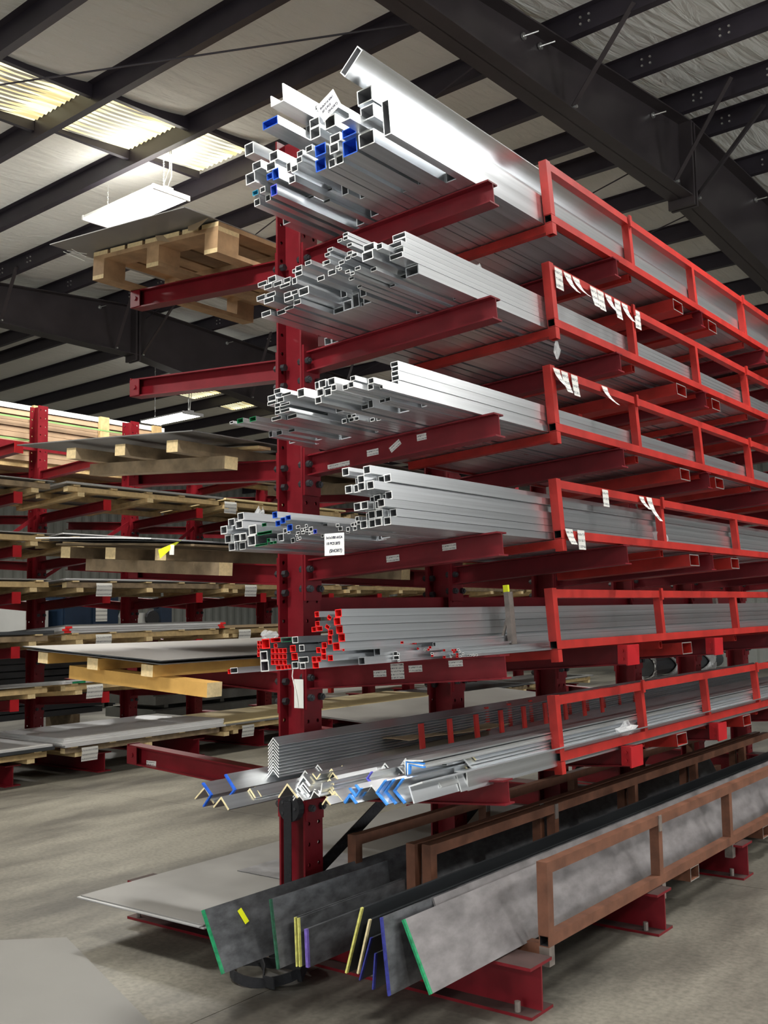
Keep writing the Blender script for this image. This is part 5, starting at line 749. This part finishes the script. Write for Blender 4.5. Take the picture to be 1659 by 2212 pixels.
def pack(li, bay, y0, y1, z, slope, where, sheets, mt, edge=None, x1=-8.40, x0=-9.47, skidm=pine, nmat=None, wood_top=False):
    M = T(-9.53, y0, z) @ RY(-math.atan(slope)); L = y1 - y0; xa = x0 + 9.53; xb = x1 + 9.53
    r = empty('timber_skid', 'pale lumber skid on the left rack, %s, %s' % (LVN[li], where), 'skid', M, 'skids on the left rack')
    n = max(3, round(L / 0.62))
    for i in range(n):
        y = 0.12 + (L - 0.32) * i / (n - 1)
        if any(abs(y + y0 + 0.04 - c) < 0.10 for c in Y2): y += 0.22
        MB().boxe((xa + 0.02, y, 0.001), (xb + 0.03 * ((i * 7) % 3 - 1), y + 0.08, 0.045), 0).build('cross_bearer', [skidm, wend], r)
    for x in (xa + 0.02, (xa + xb) / 2, xb - 0.09): MB().boxe((x, 0, 0.045), (x + 0.07, L, 0.095), 1).build('runner', [skidm if x < xb - 0.1 else (oldw if (li + ord(bay)) % 3 == 0 else pine), wend], r)
    for i in range(5): MB().boxe((xa, 0.05 + (L - 0.2) * i / 4, 0.095), (xb + 0.005, 0.13 + (L - 0.2) * i / 4, 0.108), 0).build('slat', [pine, wend], r)
    zz = 0.1085
    for s, (th, m_, nm) in enumerate(sheets):
        dy = 0.02 * math.sin(li * 3 + s * 2 + ord(bay)); dx = 0.015 * math.cos(li + s)
        m = MB(); m.box((xa - 0.01 + dx, -0.05 + dy, zz), (xb + 0.02 + dx, L + 0.03 + dy, zz + th))
        if nm.startswith('red'):
            for yy in (-0.052 + dy, L - 0.03 + dy): m.box((xb + 0.0205 + dx, yy, zz), (xb + 0.022 + dx, yy + 0.08, zz + th), 1)
        if nm.startswith('green'): m.box((xb + 0.0205 + dx, 0.05, zz), (xb + 0.022 + dx, 0.2, zz + th), 2)
        o = m.build('metal_sheet', [m_, p_red, p_grn2], None, M)
        tag(o, '%s%s sheet on the left rack, %s, %s' % (nm, (' ' + ordn(s + 1) + '-up') if len(sheets) > 1 else '', LVN[li], where), 'metal sheet', 'sheets on the left rack')
        zz += th + 0.0008
G, A_, D_, W_ = gsheet, galv, dsteel, white
SH = {('A', 0): [(0.01, G, 'grey')], ('B', 0): [], ('C', 0): [(0.01, G, 'grey'), (0.02, pine, 'wooden')], ('A', 1): [(0.008, G, 'grey'), (0.004, D_, 'dark')], ('B', 1): [(0.012, G, 'blue-cornered grey'), (0.012, G, 'grey')], ('C', 1): [(0.02, cardb, 'cardboard-covered')],
      ('A', 2): [(0.01, G, 'grey')], ('B', 2): [(0.012, D_, 'dark'), (0.012, W_, 'white')], ('C', 2): [(0.012, G, 'grey')], ('A', 3): [(0.012, G, 'grey')], ('B', 3): [(0.008, G, 'grey'), (0.012, A_, 'bright silver')], ('C', 3): [(0.012, A_, 'bright silver'), (0.01, cardb, 'cardboard-covered')],
      ('A', 4): [(0.03, D_, 'dark')], ('B', 4): [(0.02, A_, 'red-cornered silver'), (0.02, A_, 'red-cornered silver'), (0.02, A_, 'red-cornered silver'), (0.015, G, 'grey')], ('C', 4): [(0.03, kraft, 'paper-covered')], ('A', 5): [(0.012, G, 'grey')], ('B', 5): [(0.02, A_, 'green-marked silver'), (0.012, A_, 'bright silver')], ('C', 5): [(0.02, G, 'grey')],
      ('A', 6): [(0.03, D_, 'dark'), (0.02, A_, 'bright silver')], ('B', 6): [(0.02, A_, 'bright silver')] * 4, ('C', 6): [(0.02, G, 'grey'), (0.012, cardb, 'cardboard-covered')]}
for bay, y0, y1, where in BAY:
    for li in range(7):
        if li == 0 and bay in 'ABDF': continue
        sh = SH.get((bay, li), [((0.012, 0.02, 0.03)[(li + ord(bay)) % 3], (G, A_, cardb, D_)[(li * 3 + ord(bay)) % 4], ('grey', 'bright silver', 'cardboard-covered', 'dark')[(li * 3 + ord(bay)) % 4])])
        z = (Z2 + [0.19])[li]; pack(li, bay, y0, y1, z + (0.001 if li < 6 else 0.002), 0.07 if li < 6 else 0.0, where, sh, None)
NT = [(1, 8.28, 'C'), (3, 6.55, 'B'), (3, 8.6, 'C'), (5, 6.45, 'B'), (5, 7.5, 'B'), (6, 6.4, 'B'), (6, 8.55, 'C'), (2, 8.9, 'C'), (4, 6.55, 'B'), (4, 8.5, 'C')]
for i, (li, y, b) in enumerate(NT):
    z = (Z2 + [0.19])[li] + (0.07 * 1.1 if li < 6 else 0) + 0.09
    note(T(-8.375, y, z), 0.19, 0.13, 'white note on the %s sheet pack of the left rack, %s' % (LVN[li][:-1] if li < 6 else 'base', 'nearer bay' if b == 'B' else 'farther bay') + ('' if i != 4 else ', right'))
# crate of wrapped panels on the back arms of the second rack
r = empty('panel_crate', 'long crate of stacked brown panels with lumber posts, top of the left rack', 'crate', T(-10.95, 4.5, 3.16))
for i in range(9): MB().box((0.0, 0, 0.07 + 0.062 * i), (1.02 - 0.012 * (i % 2), 4.15, 0.07 + 0.062 * i + 0.056)).build('panel', mat('crate_panel_a', (0.40, 0.28, 0.18), 0.7, 0, 0.15, (3, 3, 3), rnd=0.3), r)
MB().box((-0.01, -0.01, 0.63), (1.03, 4.16, 0.685)).build('white_cover_strip', mat('printed_white_wrap', (0.72, 0.73, 0.74), 0.5, 0, 0.25, (9, 9, 9), detail=1), r)
for y in (0.5, 1.40, 2.25, 3.15, 3.95):
    p = MB().boxe((1.03, y, -0.01), (1.07, y + 0.13, 0.69), 2).build('post', [pine, wend], r)
for z in (0.28, 0.52): MB().box((1.07, 0.2, z), (1.072, 4.1, z + 0.018)).build('strap', mat('green_strap', (0.22, 0.38, 0.14), 0.5), r)
for x in (0.05, 0.9): MB().boxe((x, 0, 0.0), (x + 0.1, 4.15, 0.07), 1).build('runner', [pine, wend], r)
# long lumber rails on back arms
MB
for i, (y0, y1, z) in enumerate(((5.72, 6.55, 1.70),)):
    o = MB().boxe((-10.9, y0, z), (-10.8, y1, z + 0.09), 1).build('lumber_beam', [pine, wend]); tag(o, 'long pale lumber beam on the back arms of the left rack', 'lumber')
# ================================================================ BACKGROUND
def cabinet(x, y, z, dx, dy, dz, label, mt, lv=0, doors=2):
    r = empty('machine_cabinet', label, 'machine', T(x, y, z)); MB().box((0, 0, 0), (dx, dy, dz)).build('body', mt, r)
    for i in range(doors):
        d = MB().box((dx, dy * (i + 0.04) / doors, dz * 0.08), (dx + 0.02, dy * (i + 0.96) / doors, dz * 0.93)).build('door', mt, r)
        MB().box((dx + 0.02, dy * (i + 0.8) / doors, dz * 0.45), (dx + 0.05, dy * (i + 0.84) / doors, dz * 0.6)).build('handle', zinc, d)
    MB().box((0, -0.02, dz), (dx + 0.03, dy + 0.02, dz + 0.05)).build('lid', mt, r)
    for (yy, xx) in ((0.05, 0.05), (dy - 0.15, 0.05), (0.05, dx - 0.15), (dy - 0.15, dx - 0.15)): MB().box((xx, yy, -z), (xx + 0.1, yy + 0.1, 0)).build('foot', darkm, r)
    return r
r = cabinet(-15.2, 10.3, 0.12, 1.0, 1.1, 1.72, 'tall navy machine cabinet with a white notice, behind the left rack', navy)
MB().box((1.025, 0.62, 1.3), (1.03, 0.85, 1.65)).build('notice', label4, r)
cabinet(-15.1, 9.75, 0.1, 0.7, 0.42, 1.62, 'narrow pale grey cabinet left of the navy machine', greyw, doors=1)
# yellow-hosed machine frame
r = empty('hose_reel_machine', 'dark machine frame with curved pipe and grey tank behind the left rack', 'machine', T(-14.6, 11.6, 0))
MB().tube([(0, 0, 0.0), (0, 0, 1.4), (0, 0.1, 1.62), (0, 0.25, 1.68), (0, 1.2, 1.68)], 0.06, 8).build('pipe_frame', navy, r); MB().box((-0.1, 1.0, 0), (0.1, 1.25, 1.7)).build('upright', navy, r)
MB().cyl((-0.3, 0.55, 0.0), (-0.3, 0.55, 1.55), 0.36, 16).build('tank', greyw, r); MB().cyl((0.06, 0.8, 1.45), (0.12, 0.8, 1.45), 0.14, 14).build('gauge', darkm, r)
MB().tube([(0.1, 0.25, 1.1), (0.12, 0.2, 1.4), (0.05, 0.3, 1.6)], 0.05, 8).build('hose', yellowtag, r)
for i in range(9):
    o = MB().htube((-11.9, 5.5, 0.27 + 0.088 * i), (-11.9, 9.1, 0.27 + 0.088 * i), 0.5, 0.07, 0.006, 0).build('steel_bar', dsteel); tag(o, 'long dark steel bar stacked behind the left rack, %s from the floor' % ordn(i + 1), 'steel bar', 'dark bars behind the left rack')
for s in (5.9, 8.6): tag(MB().box((-12.2, s, 0.0), (-11.6, s + 0.1, 0.234)).build('timber_block', oldw), 'timber block under the dark bars, %s' % ('near end' if s < 7 else 'far end'), 'lumber')
for i in range(3):
    m = MB(); m.box((-12.6, 9.9, 0.05 + 0.2 * i), (-11.5, 12.6, 0.17 + 0.2 * i)); m.box((-12.6, 9.9, 0.17 + 0.2 * i), (-11.55, 12.55, 0.185 + 0.2 * i))
    for y in (10.1, 11.2, 12.3): m.box((-12.5, y, 0.0 + 0.2 * i), (-11.55, y + 0.08, 0.05 + 0.2 * i))
    tag(m.build('plate_pack', mat('dusty_dark_pack', (0.13, 0.13, 0.115), 0.6, 0.1, 0.2, (4, 4, 4))), 'wrapped dusty dark plate pack behind the left rack, %s layer' % ('bottom', 'middle', 'top')[i], 'plate pack', 'plate packs behind the left rack')
cabinet(-13.4, 13.4, 0.3, 0.9, 0.7, 0.75, 'pale green machine with rounded corner, seen past the upright', tealm, doors=1)
# red frame rack far behind
r = empty('frame_rack', 'bright red slotted upright frame rack in the background', 'rack', T(-12.8, 15.2, 0))
for x in (0, 0.9):
    for y in (0, 2.4): MB().box((x, y, 0), (x + 0.08, y + 0.08, 3.2)).build('upright', redb, r)
for z in (0.5, 1.25, 2.0):
    for x in (0, 0.9): MB().box((x + 0.01, 0.08, z), (x + 0.06, 2.4, z + 0.1)).build('shelf_beam', redb, r)
for y in (0.0, 2.4):
    MB().prism([(-0.02, 0), (0.02, 0), (0.02, 0.02), (-0.02, 0.02)], (0.08, y + 0.03, 1.3), (0.9, y + 0.03, 2.2)).build('brace', redb, r)
for i, (z, mt) in enumerate(((0.601, pine), (1.351, cardb), (2.101, pine))):
    m = MB()
    for j in range(4): m.box((0.02 - 12.8, 15.35 + 0.5 * j, z), (0.94 - 12.8, 15.75 + 0.5 * j, z + 0.12))
    m.box((-12.8, 15.3, z + 0.12), (-11.84, 17.3, z + 0.15)); tag(m.build('board_stack', mt), 'stack of pale boards on the red frame rack, %s shelf' % ('lower', 'middle', 'upper')[i], 'lumber', 'board stacks in the background')
# wire mesh rolls on left arms, far along the near rack
for i, (y, rr) in enumerate(((9.0, 0.11), (9.9, 0.10))):
    m = MB(); N = 22; L = 1.0
    for t in range(-14, 40):
        for sg in (1, -1):
            pts = []
            for q in range(9):
                a = sg * (t * 2 * math.pi / 26) + sg * q * 0.55 + 0; yy = t * 0.026 + q * 0.04
                if 0 <= yy <= L: pts.append((rr * math.cos(a), yy, rr * math.sin(a)))
            if len(pts) > 2: m.tube(pts, 0.008, 4)
    m.cyl((0, 0.02, 0), (0, L - 0.02, 0), rr * 0.8, 14, 1)
    tag(m.build('wire_mesh_roll', [mat('mesh_wire', (0.45, 0.45, 0.44), 0.5, 0.3), dsteel], None, T(-3.85, y, 0.83 + rr + 0.05)), 'roll of grey wire mesh behind the rack uprights, %s one' % ('nearer' if i == 0 else 'farther'), 'mesh roll', 'wire mesh rolls')
# long sheets seen under the near rack's left side, far along
warped(6, -1.05, -0.1, 5.0, 7.4, 0.03, 0.01, gsheet, 'grey sheet on the sixth-tier left arms, seen between the uprights', amp=0.004)

# ================================================================ SMALL THINGS
# tags hanging on the cradle rails
def hang_tag(k, u, Y, w, wd, h, label, curl=0.0, mt=None, ang=0.0):
    m = MB(); n = 5
    for i in range(n + 1):
        s = i / n; x = 0.004 + curl * 0.05 * s * s
        for y in (-wd / 2, wd / 2): m.v.append((x, y * (1 - 0.55 * abs(curl) * s) + curl * 0.02 * s, -h * s))
    for i in range(n): m.f.append((2 * i, 2 * i + 1, 2 * i + 3, 2 * i + 2)); m.m.append(0)
    o = m.build('hang_tag', mt or tagp, None, frame(k) @ T(u, Y, w) @ RX(ang) @ Matrix.Scale(1.2, 4)); return tag(o, label, 'tag', 'tags on the cradles')
t2 = [(4.29, 0), (4.38, 0.7), (4.47, 0.9), (4.66, 0.2), (4.74, 0.1), (4.83, 0.7), (4.94, 0.1), (5.03, 0.6), (5.19, 0.0)]
for i, (y, c) in enumerate(t2): hang_tag(2, 0.936, y, 0.292, 0.062, 0.085, 'white printed tag hanging on the second-tier cradle rail, %s from its front end' % ordn(i + 1), c)
for i, (y, c) in enumerate([(4.24, 0.8), (4.32, 0.3), (4.42, 0.1), (4.75, 0.95)]): hang_tag(3, 0.936, y, 0.296, 0.055, 0.085, 'white printed tag hanging on the third-tier cradle rail, %s from its front end' % ordn(i + 1), c)
hang_tag(4, 0.936, 4.28, 0.045, 0.06, 0.06, 'white tag with yellow corner on the fourth-tier cradle lower rail', 0.3); hang_tag(4, 0.936, 4.40, 0.045, 0.06, 0.075, 'white tag on the fourth-tier cradle lower rail, right one', 0.0)
hang_tag(4, 0.936, 4.71, 0.262, 0.055, 0.07, 'white tag on the fourth-tier cradle upper rail, nearest its front end'); hang_tag(4, 0.936, 5.15, 0.262, 0.05, 0.06, 'curled cream tag on the fourth-tier cradle upper rail', 0.6); hang_tag(4, 0.936, 5.25, 0.265, 0.06, 0.11, 'long curled white tag at the fourth-tier cradle post', 0.8)
# handwritten tag on the fourth tier
def hand_tag(M, w, h, lines, label):
    r = empty('paper_tag', label, 'tag', M)
    MB().box((0, -0.0008, -h), (w, 0.0, 0)).build('card', mat('white_card', (0.82, 0.82, 0.79), 0.6, 0, 0.03), r)
    for i, (t, x, z, s) in enumerate(lines):
        cu = bpy.data.curves.new('lettering', 'FONT'); cu.body = t; cu.size = s; cu.shear = 0.2; cu.extrude = 0.0003; cu.offset = 0.0004
        to = bpy.data.objects.new('lettering_curve', cu); COL.objects.link(to)
        dg = bpy.context.evaluated_depsgraph_get(); me = bpy.data.meshes.new_from_object(to.evaluated_get(dg)); bpy.data.objects.remove(to)
        me.materials.clear(); me.materials.append(ink)
        link('lettering', me, r, T(x, -0.0013, z) @ RX(math.pi / 2))
hand_tag(T(-2.497, 2.955, 1.832), 0.094, 0.082, [('1x1x1/00 A/CA', 0.006, -0.020, 0.0125), ("10 PCS 20'2", 0.008, -0.042, 0.0135), ('(SHORT)', 0.022, -0.070, 0.016)], 'white handwritten card tag hanging from the fourth-tier tubes')
hand_tag(T(-2.58, 3.028, 3.54) @ RY(math.radians(-28)), 0.10, 0.085, [('2x2x3/16 6061', 0.010, -0.028, 0.0125), ("20' 2 PCS", 0.012, -0.048, 0.0125), ('(SHORT)', 0.035, -0.070, 0.014)], 'white handwritten card tag tucked among the top-tier tubes')
# paper sheets taped to the first upright, with string
m = MB(); m.box((-0.028, -0.0006, -0.13), (0.028, 0.0, 0.0)); tag(m.build('paper_sheet', paper, None, T(-3.20, 3.595, 1.238)), 'tall white paper taped to the near upright', 'paper')
m = MB(); m.tube([(-3.225, 3.592, 1.33), (-3.235, 3.59, 1.25), (-3.21, 3.588, 1.17), (-3.20, 3.589, 1.12)], 0.0025, 5); tag(m.build('string', paper), 'thin white string dangling on the near upright', 'string')
# strap winch low on the first upright
r = empty('strap_winch', 'round black strap winch with hanging strap on the near upright', 'winch', T(-3.235, 3.58, 0.665))
MB().cyl((0, -0.02, 0), (0, 0.015, 0), 0.062, 20).build('disc', darkm, r)
for a in range(5): MB().cyl((0.04 * math.cos(a * 1.256), -0.028, 0.04 * math.sin(a * 1.256)), (0.04 * math.cos(a * 1.256), -0.02, 0.04 * math.sin(a * 1.256)), 0.007, 6).build('bolt', boltm, r)
MB().box((-0.022, -0.03, -0.40), (0.022, -0.026, 0.03)).build('hanging_strap', black, r)
# black lifting sling on the floor
c0 = Vector((-3.20, 3.34, 0)); pts = []
for i in range(25):
    a = math.pi * 2 * i / 24 * 0.97 + 0.5; rr = 0.155 + 0.02 * math.sin(3 * a)
    pts.append((c0.x + rr * 1.05 * math.cos(a), c0.y + rr * 0.75 * math.sin(a), 0.03 + 0.012 * math.sin(2 * a)))
strap(pts, 0.042, 0.006, black, 'lifting_sling', 'black webbing sling lying in a loop on the floor', 'sling')
pts = [(-3.34, 3.46, 0.025), (-3.26, 3.40, 0.055), (-3.17, 3.33, 0.04), (-3.11, 3.26, 0.025), (-3.04, 3.25, 0.03)]
strap(pts, 0.045, 0.006, black, 'lifting_sling', 'black webbing end crossing the sling loop', 'sling')
pts = [(-3.30, 3.50, 0.03), (-3.22, 3.53, 0.05), (-3.13, 3.50, 0.07), (-3.05, 3.46, 0.06), (-3.02, 3.38, 0.03)]
strap(pts, 0.06, 0.02, black, 'lifting_sling', 'bunched black webbing beside the upright plates', 'sling')
# crumpled clear film
def film(M, r, label, sx=1, sz=1, seed=1, mt=None):
    rn = random.Random(seed); m = MB(); n = 7; k = 5
    for j in range(k):
        for i in range(n):
            a = 2 * math.pi * i / n; q = math.sin(math.pi * (j + 0.5) / k) * r * rn.uniform(0.6, 1.25)
            m.v.append((q * math.cos(a) * 0.5, q * math.sin(a) * sx, (j / (k - 1) - 0.5) * 2 * r * sz + rn.uniform(-0.3, 0.3) * r))
    for j in range(k - 1):
        for i in range(n): m.f.append((j * n + i, j * n + (i + 1) % n, (j + 1) * n + (i + 1) % n, (j + 1) * n + i)); m.m.append(0)
    tag(m.build('plastic_wrap', mt or wrap, None, M), label, 'plastic film', 'scraps of plastic film')
film(T(-2.29, 3.75, 2.99), 0.035, 'crumpled clear film lying on the second-tier tubes', seed=2)
film(T(-2.175, 4.24, 2.72), 0.024, 'clear film hanging below the second-tier cradle foot', sz=1.6, seed=3)
film(T(-2.225, 5.50, 1.93), 0.06, 'clear film caught in the fourth-tier cradle', sx=1.6, seed=4)
film(T(-2.225, 4.95, 0.93), 0.06, 'pale film wrapped on the lowest red cradle tubes', sx=1.8, sz=0.6, seed=5)
film(T(-2.99, 3.13, 1.93), 0.045, 'clear film bunched on the green-ended tubes, fourth tier', seed=6)
film(T(-2.87, 3.05, 1.455), 0.03, 'pinkish film on the red-ended tubes, fifth tier', sx=2, sz=0.5, seed=7)
# cobwebby film strands at the pallet corner
m = MB(); 
for a, b in (((0, 0, 0), (0.16, 0.02, -0.07)), ((0.03, 0.0, 0.0), (0.16, 0.03, -0.03)), ((0.07, 0, 0.002), (0.17, 0.02, -0.05))): m.cyl(a, b, 0.0015, 4)
tag(m.build('film_strands', paper, None, frameL(1) @ T(-1.18, 3.28, 0.15)), 'white film strands at the corner of the top pallet', 'plastic film')
# stakes
def stake(k, u, Y, h, label, cap=None):
    r = empty('steel_stake', label, 'stake', frame(k) @ T(u, Y, 0.003)); MB().box((-0.012, -0.02, 0), (0.012, 0.02, h)).build('bar', rawst, r)
    MB().prism([(-0.004, 0), (0.004, 0), (0.004, 0.012), (-0.004, 0.012)], (-0.012, 0, 0.15), (-0.06, 0, 0.02)).build('brace', rawst, r)
    if cap: MB().box((-0.02, -0.008, h), (0.005, 0.006, h + 0.032)).build('yellow_flag', yellowtag, r)
stake(5, 0.735, 4.10, 0.27, 'rust-brown steel stake with yellow flag on the fifth tier', 1)
stake(5, 0.60, 7.15, 0.26, 'rust-brown steel stake farther along the fifth tier')
stake(4, 0.70, 4.6, 0.30, 'wooden-looking short stake beside the fourth-tier stack')
# row of divider bars between the angle stacks, sixth tier
for j, (u, y0, n, h) in enumerate(((0.350, 3.92, 9, 0.20), (0.19, 4.75, 9, 0.21))):
    r = empty('divider_row', 'row of short red divider bars between the angle stacks, %s row' % ('front' if j == 0 else 'rear'), 'divider', frame(6) @ T(u, y0, 0.003), 'divider rows')
    MB().box((-0.006, 0, 0), (0.006, 0.24 * n, 0.02)).build('base_bar', redb, r)
    for i in range(n): MB().box((-0.005, 0.235 * i, 0.02), (0.005, 0.235 * i + 0.034, h)).build('divider_bar', redb, r)
# crumpled kraft paper on the sixth tier
warped(0, -2.93, -2.77, 3.85, 4.75, 0.955, 0.002, kraft, 'crumpled brown kraft paper between the angle stacks', name='kraft_paper', amp=0.02, ph=0.8, cat='paper')
# rolled paper on the third tier behind
m = MB()
for i in range(10):
    a = i * 0.42; m.v += [(0.05 * math.cos(a), 0.0, 0.05 * math.sin(a)), (0.05 * math.cos(a), 0.9, 0.05 * math.sin(a))]
for i in range(9): m.f.append((2 * i, 2 * i + 2, 2 * i + 3, 2 * i + 1)); m.m.append(0)
tag(m.build('paper_roll', kraft, None, T(-3.0, 3.78, 2.56) @ RZ(-0.3)), 'curled brown paper behind the third-tier tubes', 'paper')
# stencilled letter on the floor at right
cu = bpy.data.curves.new('lettering', 'FONT'); cu.body = 'P'; cu.size = 0.16; cu.extrude = 0.0004
to = bpy.data.objects.new('t', cu); COL.objects.link(to); dg = bpy.context.evaluated_depsgraph_get(); me = bpy.data.meshes.new_from_object(to.evaluated_get(dg)); bpy.data.objects.remove(to)
me.materials.clear(); me.materials.append(mat('worn_floor_paint', (0.15, 0.14, 0.12), 0.7, 0, 0.3, (30, 30, 30)))
tag(link('floor_marking', me, None, T(-1.40, 4.86, 0.001) @ RZ(2.2)), 'worn stencilled letter P on the concrete floor at the right', 'marking')
